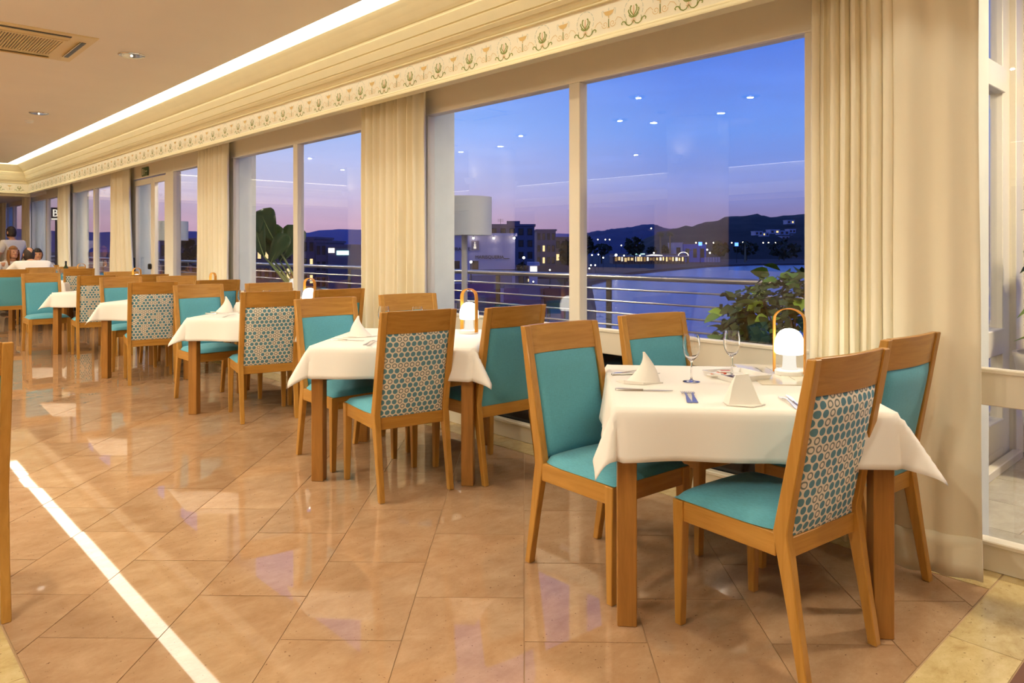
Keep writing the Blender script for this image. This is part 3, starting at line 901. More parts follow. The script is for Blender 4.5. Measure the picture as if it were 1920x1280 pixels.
# ------------------------------------------------------------------ dining chairs
KY, KZ = -.165, .43            # knee of the rear post
def post_y(z):
    return -.240 + (KY + .240) * z / KZ if z < KZ else KY + (-.268 - KY) * (z - KZ) / (.96 - KZ)
def chair_meshes():
    M = {}
    def rear_leg(sg):
        m = MB()
        prof = [(0, .030), (.20, .036), (.36, .046), (KZ, .048), (.55, .044), (.75, .038), (.96, .030)]
        vs = []
        for z, dpt in prof:
            w = .030 if z < .3 else .034
            xo = sg * (.196 if z < .9 else .196)
            cy = post_y(z)
            for x, y in ((xo - w / 2, cy - dpt / 2), (xo + w / 2, cy - dpt / 2), (xo + w / 2, cy + dpt / 2), (xo - w / 2, cy + dpt / 2)):
                vs.append((x, y, z))
        fs = [(3, 2, 1, 0)]
        for i in range(len(prof) - 1):
            for k in range(4):
                l = (k + 1) % 4
                fs.append((i * 4 + k, i * 4 + l, (i + 1) * 4 + l, (i + 1) * 4 + k))
        e = (len(prof) - 1) * 4
        fs.append((e, e + 1, e + 2, e + 3))
        m.add(vs, fs)
        return m
    def front_leg(sg):
        m = MB()
        x, y, t, b = sg * .200, .222, .021, .014
        bx = x + sg * .004
        m.hexa([(bx - b, y - b, 0), (bx + b, y - b, 0), (bx + b, y + b, 0), (bx - b, y + b, 0)],
               [(x - t, y - t, .425), (x + t, y - t, .425), (x + t, y + t, .425), (x - t, y + t, .425)])
        return m
    M['rl'] = [rear_leg(-1).mat(CHAIRW), rear_leg(1).mat(CHAIRW)]
    M['fl'] = [front_leg(-1).mat(CHAIRW), front_leg(1).mat(CHAIRW)]
    for q in M['rl'] + M['fl']: q.m = [0] * len(q.f)
    r = MB().mat(RAILW); r.box(-.181, .181, .206, .236, .355, .425); M['front_rail'] = r
    M['side_rail'] = []
    for sg in (-1, 1):
        r = MB().mat(SRAILW); x = sg * .198
        r.box(x - .013, x + .013, -.150, .204, .355, .425); M['side_rail'].append(r)
    r = MB().mat(RAILW); r.box(-.181, .181, KY - .016, KY + .012, .350, .412); M['back_rail'] = r
    # crest rail, bowed backwards
    r = MB().mat(RAILW)
    n = 10
    vs = []
    for i in range(n + 1):
        u = -1 + 2 * i / n
        bow = -.016 * (1 - u * u)
        for z, t in ((.846, .011), (.962, .010)):
            for s_ in (-1, 1):
                vs.append((u * .181, post_y(z) + bow + s_ * t, z))
    fs = []
    for i in range(n):
        a = i * 4; b = a + 4
        fs += [(a, b, b + 1, a + 1), (a + 2, a + 3, b + 3, b + 2), (a, a + 2, b + 2, b), (a + 1, b + 1, b + 3, a + 3)]
    fs += [(0, 1, 3, 2), (n * 4, n * 4 + 2, n * 4 + 3, n * 4 + 1)]
    r.add(vs, fs); M['crest_rail'] = r
    # seat cushion: rounded slab, crowned
    s = MB().mat(TEAL)
    NU = 18
    def seat(u, v):
        x, y = -1 + 2 * u, -1 + 2 * v
        sup = min(1, (1 - abs(x) ** 8) ) * min(1, (1 - abs(y) ** 8))
        hw = .214 - .034 * max(0, -y) ** 4
        z = .428 + .026 * (max(0, sup) ** .35) + .022 * (1 - x * x) * (1 - y * y)
        return (x * hw, .040 + y * .203, z)
    s.grid(seat, NU, NU)
    s.grid(lambda u, v: ((-1 + 2 * u) * (.208 - .034 * max(0, 1 - 2 * v) ** 4), .040 + (-1 + 2 * v) * .198, .426), NU, NU)
    # rim wall
    def rim(u, v):
        a = u * 4
        k = int(a) % 4; f = a - int(a)
        q = [(-1 + 2 * f, -1), (1, -1 + 2 * f), (1 - 2 * f, 1), (-1, 1 - 2 * f)][k]
        hw = .214 - .034 * max(0, -q[1]) ** 4; hw0 = .208 - .034 * max(0, -q[1]) ** 4
        if v < .5: return (q[0] * hw0, .040 + q[1] * .198, .426)
        return (q[0] * hw, .040 + q[1] * .203, .428)
    s.grid(rim, 72, 1, wrap=True)
    M['seat'] = s
    def pad(z0, z1, off, puff, mat, w=.180):
        m = MB().mat(mat)
        def f(u, v):
            x = -1 + 2 * u; z = z0 + (z1 - z0) * v; vv = -1 + 2 * v
            e = max(0, 1 - x ** 10) * max(0, 1 - vv ** 10)
            bow = -.012 * (1 - x * x) * v
            return (x * w, post_y(z) + bow + off + puff * e ** .5 + .3 * puff * (1 - x * x), z)
        m.grid(f, 14, 14)
        return m
    M['back_cushion'] = pad(.44, .846, .004, .020, TEAL)
    M['dot'] = pad(.413, .846, -.006, -.014, DOTS)
    M['plain'] = pad(.413, .846, -.006, -.014, TEAL)
    return M
CM = chair_meshes()
def _me(k, name, bev=.0025, smooth=None):
    q = CM[k]
    if isinstance(q, list): return [x.mesh(name, bev, 35) for x in q]
    return q.mesh(name, bev, smooth if smooth is not None else 35)
CME = {'rl': _me('rl', 'rear_leg', .003), 'fl': _me('fl', 'front_leg', .003), 'front_rail': _me('front_rail', 'seat_rail'), 'side_rail': _me('side_rail', 'seat_rail'),
       'back_rail': _me('back_rail', 'back_rail'), 'crest_rail': _me('crest_rail', 'crest_rail', .002), 'seat': _me('seat', 'seat', 0, 60),
       'back_cushion': _me('back_cushion', 'back_cushion', 0, 60), 'dot': _me('dot', 'back_panel', 0, 60), 'plain': _me('plain', 'back_panel', 0, 60)}
def make_chair(kind):
    t = thing('dining_chair', 'chair', 'chair', (0, 0, 0), 0, 'wooden dining chairs with teal seats')
    for q in CME['rl']: obj('rear_leg', q, parent=t)
    for q in CME['fl']: obj('front_leg', q, parent=t)
    obj('seat_rail', CME['front_rail'], parent=t)
    for q in CME['side_rail']: obj('seat_rail', q, parent=t)
    obj('back_rail', CME['back_rail'], parent=t)
    obj('crest_rail', CME['crest_rail'], parent=t)
    obj('seat', CME['seat'], parent=t)
    obj('back_cushion', CME['back_cushion'], parent=t)
    p = obj('back_panel', CME[kind], parent=t)
    p['label'] = 'back panel of cream cloth with blue dots and rings' if kind == 'dot' else 'plain teal back panel'
    return t
PROTO = {}
def chair(kind, x, y, rz, label):
    if kind not in PROTO:
        c = PROTO[kind] = make_chair(kind)
        c.location = (x, y, 0); c.rotation_euler = (0, 0, rad(rz)); c['label'] = label
        return c
    return dup(PROTO[kind], (x, y, 0), rad(rz), label)
# a, b face the wide curtain; c, d turn their backs to it; a, c on the room side, b, d on the window side
TN = ['first', 'second', 'third', 'fourth', 'fifth']
CH = [
 [('plain', 2.29, 1.90, 176), ('plain', 2.91, 1.90, 170), ('dot', 2.315, 1.203, -6.5), ('plain', 2.935, 1.24, -5)],
 [('plain', 2.345, 4.00, 178), ('plain', 2.93, 4.00, 168), ('dot', 2.285, 3.357, -10), ('plain', 2.815, 3.23, -3)],
 [('plain', 2.40, 6.32, 180), ('plain', 2.95, 6.22, 170), ('dot', 2.475, 5.45, -13), ('plain', 2.97, 5.40, -4)],
 [('plain', 2.40, 8.62, 180), ('plain', 2.95, 8.58, 174), ('dot', 2.33, 7.65, -12), ('plain', 2.94, 7.70, -8)],
 [('plain', 2.02, 10.64, 180), ('plain', 2.94, 10.66, 176), ('dot', 2.375, 9.86, -6), ('plain', 2.93, 9.82, -6)],
]
for k, row in enumerate(CH):
    for j, (kind, x, y, rz) in enumerate(row):
        n = TN[k]
        lab = ['teal chair facing the wide curtain, aisle side of the %s table from it', 'teal chair facing the wide curtain, window side of the %s table from it',
               'chair with dotted back panel, aisle side of the %s table from wide curtain', 'chair with plain teal back, window side of the %s table from wide curtain'][j] % n
        chair(kind, x, y, rz, lab)
chair('plain', 2.07, 13.42, 0, 'chair with a plain teal back in front of the balding seated man')
chair('dot', 2.99, 13.42, -8, 'chair with a dotted back panel beside the green wine bottle on the diners table')
chair('plain', 3.12, 14.22, 176, 'chair against the curtain beyond the wine bottle, facing the viewer')
chair('plain', 2.60, 14.46, 5, 'chair the balding man in a white shirt sits on')
chair('plain', 3.18, 15.75, 176, 'chair behind the water bottle, close under the far curtain')
chair('plain', 2.58, 17.10, 190, 'chair the brown haired woman sits on')
chair('plain', 2.99, 16.66, 172, 'chair of the diner half hidden behind the balding man')
chair('plain', .262, 3.27, 0, 'chair cut off by the picture edge on the travertine strip, only one post showing')

# ------------------------------------------------------------------ tables and linen
TROT = rad(-48.6)
TZ = .742
TABS = [(2.597, 1.540), (2.592, 3.672), (2.687, 5.82), (2.632, 8.03), (2.656, 10.22), (2.75, 13.78), (2.70, 15.45)]
def build_tables():
    proto = None
    leg = MB().mat(TABLEW); leg.box(-.033, .033, -.033, .033, 0, .705)
    legme = leg.mesh('leg', .003)
    ap = MB().mat(TABLEW); ap.box(-.385, .385, -.012, .012, .625, .705)
    apme = ap.mesh('apron', .002)
    tp = MB().mat(TABLEW); tp.box(-.45, .45, -.45, .45, .705, .737)
    tpme = tp.mesh('tabletop', .003)
    H, OV = .452, .178
    def cloth(seed):
        rnd = random.Random(seed)
        m = MB().mat(CLOTH)
        S = H + OV
        ph = [rnd.uniform(0, 6.28) for _ in range(8)]
        tips = [rnd.uniform(.78, 1.0) for _ in range(4)]
        NN = 64
        # denser samples beyond the table edge
        def map1(u):
            q = -1 + 2 * u
            return q * S
        def f(u, v):
            a, b = map1(u), map1(v)
            ea = max(0, abs(a) - H); eb = max(0, abs(b) - H)
            sa, sb = (1 if a > 0 else -1), (1 if b > 0 else -1)
            ca, cb = max(-H, min(H, a)), max(-H, min(H, b))
            if ea == 0 and eb == 0:
                return (a, b, TZ + .0006 * mnoise.noise(Vector((a * 5, b * 5, seed))) + .0016 * (math.exp(-((a - .10) / .012) ** 2) + math.exp(-((b + .02) / .012) ** 2)))
            R = .012
            if ea == 0 or eb == 0:
                e = ea + eb; t = ca if eb else cb
                side = 0 if (eb and sb > 0) else 1 if eb else 2 if sa > 0 else 3
                t_cr = .0035 * math.exp(-((t - (.10 if eb else -.02)) / .012) ** 2)
                w = t_cr + (.016 * math.sin(t * 7 + ph[side]) + .010 * math.sin(t * 17 + ph[side + 4])) * (e / OV) ** 1.3 * (1 - (abs(t) / H) ** 6 * .6)
                out = R * (1 - math.exp(-e / R)) + .012 * (e / OV) + w + .004
                # near the corners the skirt swings out
                out += .022 * (abs(t) / H) ** 5 * (e / OV)
                z = TZ - max(0, e - .3 * R)
                z = TZ - math.sqrt(max(0, (e * e) - min(e, out * .8) ** 2)) if e < .02 else TZ - e * .985 + .004
                if eb: return (a, cb + sb * out, z)
                return (ca + sa * out, b, z)
            r = math.hypot(ea, eb); th = math.atan2(eb, ea)
            ci = (0 if sa > 0 else 1) + (0 if sb > 0 else 2)
            k = math.sin(2 * th)
            al = rad(10) + rad(20) * tips[ci] * k ** .8 + rad(6) * math.sin(4 * th + ph[ci]) * k
            ph_ = th
            rho = r * math.sin(al); z = TZ - r * math.cos(al) * .985 + .003
            lim = R * (1 - math.exp(-r / R)) + .004
            return (ca + sa * (rho + lim * .6) * math.cos(ph_), cb + sb * (rho + lim * .6) * math.sin(ph_), z)
        m.grid(f, NN, NN)
        # ironed creases are left to the light; hem is the sheet edge
        return m.mesh('tablecloth', 0, 60)
    cl = [cloth(1), cloth(5), cloth(9)]
    for i, (x, y) in enumerate(TABS):
        rot = TROT + [0, 0, .02, .03, 0, .05, 0][i]
        nm = (TN + ['sixth', 'seventh'])[i]
        lab = 'square wooden table under a white cloth, %s from the wide curtain' % nm if i < 5 else ('square table where the balding man rests his arm' if i == 5 else 'table shared by the diners at the far end')
        if proto is None:
            t = proto = thing('dining_table', lab, 'table', (x, y, 0), rot, 'square dining tables along the windows')
            obj('tabletop', tpme, parent=t)
            for sx in (-1, 1):
                for sy in (-1, 1):
                    obj('leg', legme, parent=t, loc=(sx * .416, sy * .416, 0))
            for k in range(4):
                a = k * PI / 2
                obj('apron', apme, parent=t, loc=(-.41 * math.sin(a), .41 * math.cos(a), 0), rot=(0, 0, a))
        else:
            t = dup(proto, (x, y, 0), rot, lab)
        c = obj('tablecloth', cl[i % 3], loc=(x, y, 0), rot=(0, 0, rot + (i // 3) * PI / 2))
        s = c.modifiers.new('cloth', 'SOLIDIFY'); s.thickness = .0015; s.offset = 1
        lab2 = 'white linen cloth draped over the %s table from the wide curtain' % nm if i < 5 else ('white cloth with a pointed fold under the wine bottle' if i == 5 else 'white cloth on the table of the far diners')
        tag(c, lab2, 'tablecloth', 'white tablecloths')
build_tables()
ZT = TZ + .0022

# ------------------------------------------------------------------ things on the tables
def build_lamps():
    t = thing('table_lamp', 'lamp', 'lamp', (0, 0, 0), 0, 'cordless table lamps with wooden handles')
    b = MB().mat(LAMPW); b.lathe([(.058, 0), (.060, .004), (.060, .019), (.056, .023), (.020, .026)], 32); obj('base', b, parent=t, smooth=40)
    b = MB().mat(STEMGL); b.lathe([(.036, .023), (.029, .034), (.0265, .06), (.0265, .086), (.030, .095)], 28); obj('stem', b, parent=t, smooth=40)
    b = MB().mat(GLOBE)
    b.lathe([(.028, .093), (.054, .090), (.059, .096), (.060, .110), (.0595, .132), (.056, .152), (.048, .172), (.036, .186), (.020, .194), (.004, .197)], 32)
    obj('shade', b, parent=t, smooth=60)
    # bent wooden strap
    h = MB().mat(OAK)
    R_, top = .0635, .232
    path = [(-R_, .010)] + [(-R_, z) for z in (.06, .12, .18, top - .01)] + [(R_ * -math.cos(a), top + .048 * math.sin(a)) for a in [PI * i / 12 for i in range(1, 12)]] + [(R_, z) for z in (top - .01, .18, .12, .06, .010)]
    vs, fs = [], []
    n = len(path)
    for i, (x, z) in enumerate(path):
        a, c = Vector(path[max(i - 1, 0)]), Vector(path[min(i + 1, n - 1)])
        tt = (c - a).normalized(); nn = Vector((-tt.y, tt.x)) * .0018
        for sg in (-1, 1):
            for w in (-.0135, .0135):
                vs.append((x + sg * nn.x, w, z + sg * nn.y))
    for i in range(n - 1):
        a = 4 * i; b2 = a + 4
        fs += [(a, a + 1, b2 + 1, b2), (a + 2, b2 + 2, b2 + 3, a + 3), (a, b2, b2 + 2, a + 2), (a + 1, a + 3, b2 + 3, b2 + 1)]
    fs += [(0, 2, 3, 1), (4 * n - 4, 4 * n - 3, 4 * n - 1, 4 * n - 2)]
    h.add(vs, fs)
    hh = obj('handle', h, parent=t, smooth=45)
    for sg in (-1, 1):
        for z in (.018, .078):
            p = MB().mat(OAK); p.tube([(sg * .0625, 0, z), (sg * .0672, 0, z)], .0052, 12); obj('rivet', p, parent=hh, smooth=40)
    spots = [(2.985, 1.478, -81), (2.97, 3.575, -84), (3.03, 5.77, -76), (2.975, 7.76, -88), (2.985, 10.35, -60), (3.13, 13.80, -40), (2.92, 15.62, -60)]
    labs = ['glowing mushroom lamp with wooden handle beside the wide curtain', 'glowing mushroom lamp with wooden handle on the second table from the wide curtain', 'glowing mushroom lamp with wooden handle on the third table from the wide curtain',
            'table lamp on the fourth table, only its wooden handle showing above the chairs', 'table lamp below the terrace door, handle showing above the chairs', 'table lamp beside the wine bottle, handle showing above the dotted chair', 'table lamp in front of the far diners, by the water bottle']
    for i, (x, y, a) in enumerate(spots):
        if i == 0:
            t.location = (x, y, ZT); t.rotation_euler = (0, 0, rad(a)); t['label'] = labs[0]
        else:
            dup(t, (x, y, ZT), rad(a), labs[i])
build_lamps()

def build_glasses():
    prof_o = [(.034, 0), (.0335, .0015), (.012, .0045), (.0052, .010), (.0038, .02), (.0036, .055), (.0042, .078), (.010, .086), (.022, .098), (.0305, .115), (.0345, .135), (.0345, .155), (.0315, .178), (.0295, .190)]
    prof_i = [(.0285, .190), (.0305, .178), (.0333, .155), (.0333, .135), (.0293, .116), (.021, .1), (.009, .089), (.001, .0875)]
    m = MB().mat(TGLASS); m.lathe(prof_o + prof_i, 32, cap=True)
    bowl = None
    t = thing('wine_glass', 'glass', 'wine glass', (0, 0, 0), 0, 'empty wine glasses')
    # foot+stem and bowl as parts
    f = MB().mat(TGLASS); f.lathe(prof_o[:7], 28); obj('stem', f, parent=t, smooth=50)
    b = MB().mat(TGLASS); b.lathe(prof_o[6:] + prof_i, 32); obj('bowl', b, parent=t, smooth=50)
    A = [(2.547, 1.672, 'empty wine glass beside the pointed napkin on the first table'), (2.775, 1.625, 'empty wine glass behind the flat topped napkin and the white tray'),
         (2.44, 3.73, 'empty wine glass rising behind the dotted chair of the second table, beside the napkin'), (2.56, 3.56, 'empty wine glass of the second table, its rim just showing nearer the lamp'),
         (2.53, 5.98, 'empty wine glass behind the dotted chair of the third table'), (2.66, 5.80, 'empty wine glass of the third table nearer the lamp'),
         (2.83, 14.02, 'water glass beside the clear bottle on the diners table'), (2.92, 14.08, 'water glass beside the green wine bottle')]
    for i, (x, y, l) in enumerate(A):
        if i == 0: t.location = (x, y, ZT); t['label'] = l
        else: dup(t, (x, y, ZT), 0, l)
build_glasses()

def fork_mesh():
    L_ = .195
    out, h = [], []
    m = MB().mat(STEEL)
    def strip(pts, th=.0016):
        # pts: (y, halfwidth, z)
        vs = []
        for y, w, z in pts:
            vs += [(-w, y, z), (w, y, z), (w, y, z + th), (-w, y, z + th)]
        fs = [(0, 1, 2, 3)]
        for i in range(len(pts) - 1):
            for k in range(4):
                l = (k + 1) % 4
                fs.append((4 * i + k, 4 * i + l, 4 * i + 4 + l, 4 * i + 4 + k))
        e = 4 * len(pts) - 4
        fs.append((e + 3, e + 2, e + 1, e))
        m.add(vs, fs)
    strip([(-.097, .008, .001), (-.090, .0105, .001), (-.05, .0075, .003), (-.01, .0042, .006), (.03, .0038, .009), (.042, .008, .008), (.052, .0118, .006)])
    for i in range(4):
        x = -.0098 + .00653 * i
        vs = [(x - .0019, .050, .006), (x + .0019, .050, .006), (x + .0019, .050, .0076), (x - .0019, .050, .0076), (x - .0012, .098, .004), (x + .0012, .098, .004), (x + .0012, .098, .0052), (x - .0012, .098, .0052)]
        m.add(vs, [(3, 2, 1, 0), (4, 5, 6, 7), (0, 1, 5, 4), (1, 2, 6, 5), (2, 3, 7, 6), (3, 0, 4, 7)])
    return m.mesh('table_fork', .0004)
def knife_meshes():
    h = MB().mat(STEEL)
    pts = [(-.105, .006, .0), (-.10, .0095, .0), (-.04, .008, .0), (-.005, .0058, .0), (.0, .0052, 0)]
    vs = []
    for y, w, z in pts:
        vs += [(-w, y, .0005), (w, y, .0005), (w * .8, y, .0075), (-w * .8, y, .0075)]
    fs = [(0, 1, 2, 3)]
    for i in range(len(pts) - 1):
        for k in range(4):
            l = (k + 1) % 4
            fs.append((4 * i + k, 4 * i + l, 4 * i + 4 + l, 4 * i + 4 + k))
    e = 4 * len(pts) - 4; fs.append((e + 3, e + 2, e + 1, e))
    h.add(vs, fs)
    b = MB().mat(STEEL)
    b.prism([(-.005, 0), (.0065, 0), (.0085, .03), (.009, .075), (.004, .104), (-.003, .11), (-.005, .09)], .003, .0045)
    return h.mesh('handle', .001, 40), b.mesh('blade', .0005)
def aim(p, q):
    d = Vector(q) - Vector(p)
    return ((p[0] + q[0]) / 2, (p[1] + q[1]) / 2), math.atan2(d.y, d.x) - PI / 2
def build_cutlery():
    fm = fork_mesh(); km, bm_ = knife_meshes()
    def fork(px0, px1, label):
        a, b = on(*px0, ZT), on(*px1, ZT)
        (x, y), r = aim(a, b)
        o = obj('fork', fm, loc=(x, y, ZT - .0005), rot=(0, 0, r))
        tag(o, label, 'fork', 'steel forks on the tables')
    def knife(px0, px1, label):
        a, b = on(*px0, ZT), on(*px1, ZT)
        (x, y), r = aim(a, b)
        t = thing('knife', label, 'knife', (x, y, ZT), r, 'steel knives on the tables')
        obj('handle', km, parent=t); obj('blade', bm_, parent=t)
    knife((1151, 731), (1262, 734), 'steel knife lying in front of the pointed napkin')
    fork((1298, 762), (1278, 730), 'fork with tines up between the two napkins, one nearer the pointed napkin')
    fork((1307, 762), (1293, 730), 'fork with tines up between the two napkins, one nearer the flat topped napkin')
    fork((1148, 700), (1234, 695), 'fork half hidden behind the pointed napkin, tines showing past it')
    knife((1147, 703), (1236, 701), 'knife handle half hidden behind the pointed napkin')
    knife((1506, 768), (1473, 741), 'knife with a bright blade against the dotted chair back of the first table')
    fork((1499, 768), (1464, 745), 'fork beside the bright knife near the dotted chair back of the first table')
    knife((618, 637), (684, 639.5), 'steel knife in front of the napkin on the second table')
    fork((681, 648), (704, 638), 'fork on the second table nearer the napkin')
    fork((689, 649), (712, 640), 'fork on the second table nearer the dotted chair')
    knife((384, 588), (430, 589), 'knife under the napkin edge on the third table')
    fork((422, 594), (437, 591), 'fork in front of the napkin on the third table')
build_cutlery()

def build_napkins():
    def pointed(seed, lean=0.0):
        """napkin stood up as a half cone with a curling tip and a flap lying on the cloth"""
        m = MB().mat(NAPK)
        def f(u, v):
            a = rad(-118 + 236 * u)
            r = .056 * (1 - v) ** 1.5 + .008 * (1 - v) ** .6 + .004
            z = .118 * v ** .92
            bend = lean * v * v + .016 * math.sin(PI * v) * (1 if lean >= 0 else -1)
            return (r * math.sin(a) * 1.0 + bend, -r * math.cos(a) * .75 + .012 * v, z + .002)
        m.grid(f, 20, 14)
        def g(u, v):
            a = rad(-112 + 224 * u)
            r = (.056 * (1 - v) ** 1.5 + .008 * (1 - v) ** .6 + .004) - .004
            return (r * math.sin(a) + lean * v * v + .016 * math.sin(PI * v) * (1 if lean >= 0 else -1), -r * math.cos(a) * .75 + .012 * v, .115 * v ** .92 + .002)
        m.grid(g, 20, 14)
        return m
    def flap(pts, lift):
        m = MB().mat(NAPK)
        n = len(pts)
        lo = [(x, y, .0006) for x, y in pts]; hi = [(x, y, .004 + lift * l) for (x, y), l in zip(pts, [0, 1, .6, 0][:n])]
        m.add(lo + hi, [tuple(range(n - 1, -1, -1)), tuple(range(n, 2 * n))] + [(i, (i + 1) % n, n + (i + 1) % n, n + i) for i in range(n)])
        return m
    def block():
        """flat-topped stand: trapezoid front and back leaves meeting along a ridge"""
        m = MB().mat(NAPK)
        pr = [(-.056, 0), (-.052, .012), (-.038, .06), (-.022, .098), (.022, .103), (.034, .065), (.052, .012), (.060, 0)]
        fr, bk = [], []
        for x, z in pr:
            t = z / .103
            fr.append((x, -.034 * (1 - t) - .002, z + .001)); bk.append((x, .034 * (1 - t) + .002, z + .001))
        n = len(pr)
        m.add(fr + bk, [tuple(range(n)), tuple(range(2 * n - 1, n - 1, -1))] + [(i, n + i, n + i + 1, i + 1) for i in range(n - 1)])
        return m
    def place(px, mk, fl, rz, label, sc=1.0):
        p = on(*px, ZT)
        t = thing('napkin', label, 'napkin', (p.x, p.y, ZT), rz, 'folded white napkins')
        t.scale = (sc, sc, sc)
        q = obj('standing_fold', mk, parent=t, smooth=60)
        obj('flat_fold', fl, parent=t, bevel=.001)
    cam_z = rad(-YAW)
    place((1206, 716), pointed(1, .004), flap([(-.105, .03), (-.085, -.045), (-.01, -.065), (.075, -.028)], .012), cam_z, 'white napkin folded to a tall point, standing near the corner of the first table')
    place((1391, 757), block(), flap([(-.064, -.03), (.02, -.062), (.075, -.02), (.06, .03)], .002), cam_z, 'white napkin folded with a flat top, in front of the sugar tray')
    place((676, 631), pointed(2, -.012), flap([(-.10, -.01), (-.07, -.05), (.06, -.04), (.105, .0)], .006), cam_z + .2, 'white napkin folded to a point on the second table', 1.05)
    place((421, 585), pointed(3, .004), flap([(-.11, -.01), (-.08, -.05), (.06, -.04), (.11, .0)], .004), cam_z - .1, 'white napkin folded to a point on the third table', 1.1)
    place((447, 584), block(), flap([(-.09, -.01), (-.07, -.04), (.06, -.04), (.09, .0)], .004), cam_z, 'white napkin beside the dotted chair on the third table', .8)
build_napkins()

def build_tray():
    # shallow white tray with sugar sachets, and a glossy menu card next to it
    cz = math.atan2(.0, 1)
    a, b, c, d = on(1318, 710, ZT), on(1379, 727, ZT), on(1440, 704, ZT), on(1385, 692, ZT)
    mid = (a + b + c + d) / 4
    ax = (b - a); r = math.atan2(ax.y, ax.x)
    CER = plain('white_ceramic', lin(244, 242, 238), .12)
    t = thing('sugar_tray', 'shallow white tray holding sugar sachets behind the flat topped napkin', 'tray', (mid.x, mid.y, ZT), r)
    w, l, h = .092, .092, .022
    q = MB().mat(CER); q.box(-w, w, -l, l, 0, .004); obj('tray_floor', q, parent=t, bevel=.001)
    for k in range(4):
        q = MB().mat(CER)
        q.hexa([(-w, l - .006, .003), (w, l - .006, .003), (w, l, .003), (-w, l, .003)], [(-w - .006, l + .003, h), (w + .006, l + .003, h), (w + .006, l + .009, h), (-w - .006, l + .009, h)])
        obj('tray_wall', q, parent=t, bevel=.001, rot=(0, 0, k * PI / 2))
    SW_ = plain('sachet_white', lin(240, 234, 226), .5); SO = plain('sachet_orange', lin(214, 78, 38), .5); SB = plain('sachet_brown', lin(70, 52, 40), .5)
    labs = ['white sugar sachet with orange band, leaning on the tray rim', 'white sugar sachet with orange band lying in the middle of the pile', 'white sugar sachet with orange band on the top of the pile', 'dark brown sachet at the bottom of the tray', 'second dark sachet under the white ones']
    for i, (x, y, z, rz, dark) in enumerate([(1338, 709, .0105, .9, 0), (1347, 708, .016, .3, 0), (1358, 707, .0215, 1.3, 0), (1351, 709, .0045, .1, 1), (1362, 709, .0045, 1.2, 1)]):
        q_ = on(x, y, ZT)
        s = thing('sugar_sachet', labs[i], 'sachet', (q_.x, q_.y, ZT + z), r + rz, 'sugar sachets in the white tray')
        q = MB().mat(SB if dark else SW_); q.box(-.026, .026, -.018, .018, 0, .005); obj('packet', q, parent=s, bevel=.0015)
        if not dark:
            q = MB().mat(SO); q.box(-.012, .027, .002, .0185, .001, .0056); obj('printed_band', q, parent=s)
    # menu card
    a, b = on(1384, 692, ZT), on(1398, 729, ZT)
    M_ = plain('menu_gloss', lin(238, 230, 210), .05); INK = plain('menu_ink', lin(60, 56, 54), .5)
    corners = [on(1382, 690, ZT), on(1425, 711, ZT), on(1458, 731, ZT), on(1516, 716, ZT)]
    p0, p1, p2 = on(1400, 690, ZT), on(1460, 731, ZT), on(1518, 714, ZT)
    e = (p1 - p0); r2 = math.atan2(e.y, e.x)
    mid = (p0 + p2) / 2
    L2 = e.length / 2
    t = thing('menu_card', 'glossy cream menu card with thin dark lines, lying in front of the glowing lamp', 'menu', (mid.x, mid.y, ZT), r2)
    q = MB().mat(M_); q.box(-L2, L2, -.125, .125, 0, .003); obj('card', q, parent=t, bevel=.0008)
    q = MB().mat(INK)
    for yy, x0, x1 in ((.055, -.8, -.35), (.055, -.25, .1), (.0, -.7, -.3), (.0, -.2, .25), (.03, .3, .6), (-.05, -.6, .1), (-.07, -.2, .4)):
        q.box(x0 * L2, x1 * L2, yy, yy + .0018, .003, .0034)
    obj('printed_lines', q, parent=t)['kind'] = 'stuff'
build_tray()

def build_bottles():
    GB = plain('green_bottle_glass', lin(48, 58, 22), .06); LBL = plain('bottle_label', lin(96, 74, 48), .6)
    p = on(123.5, 525.5, ZT) if False else at(123.5, 12.62, ZT)
    t = thing('wine_bottle', 'dark green wine bottle standing on the table of the diners', 'bottle', (p.x, p.y, ZT))
    m = MB().mat(GB); m.lathe([(.034, 0), (.0375, .006), (.0375, .19), (.034, .21), (.018, .235), (.0145, .25), (.0145, .30), (.016, .302), (.016, .312), (.013, .314)], 20); obj('body', m, parent=t, smooth=40)
    m = MB().mat(LBL); m.lathe([(.0378, .06), (.0382, .062), (.0382, .15), (.0378, .152)], 20, cap=False); obj('label_band', m, parent=t, smooth=40)
    m = MB().mat(BLACK); m.lathe([(.0148, .262), (.0152, .264), (.0168, .314), (.012, .3155)], 16); obj('cap', m, parent=t, smooth=40)
    PW = pane_glass('clear_plastic', (.94, .96, .97, 1), .06, .8)
    p = at(98, 12.75, ZT)
    t = thing('water_bottle', 'clear water bottle with white cap beside the arm of the balding man', 'bottle', (p.x, p.y, ZT))
    m = MB().mat(PW); m.lathe([(.034, 0), (.037, .01), (.035, .05), (.037, .09), (.037, .15), (.030, .185), (.015, .215), (.013, .235)], 20); obj('body', m, parent=t, smooth=40)
    m = MB().mat(LAMPW); m.lathe([(.0155, .235), (.0155, .255), (.014, .257)], 14); obj('cap', m, parent=t, smooth=40)
build_bottles()

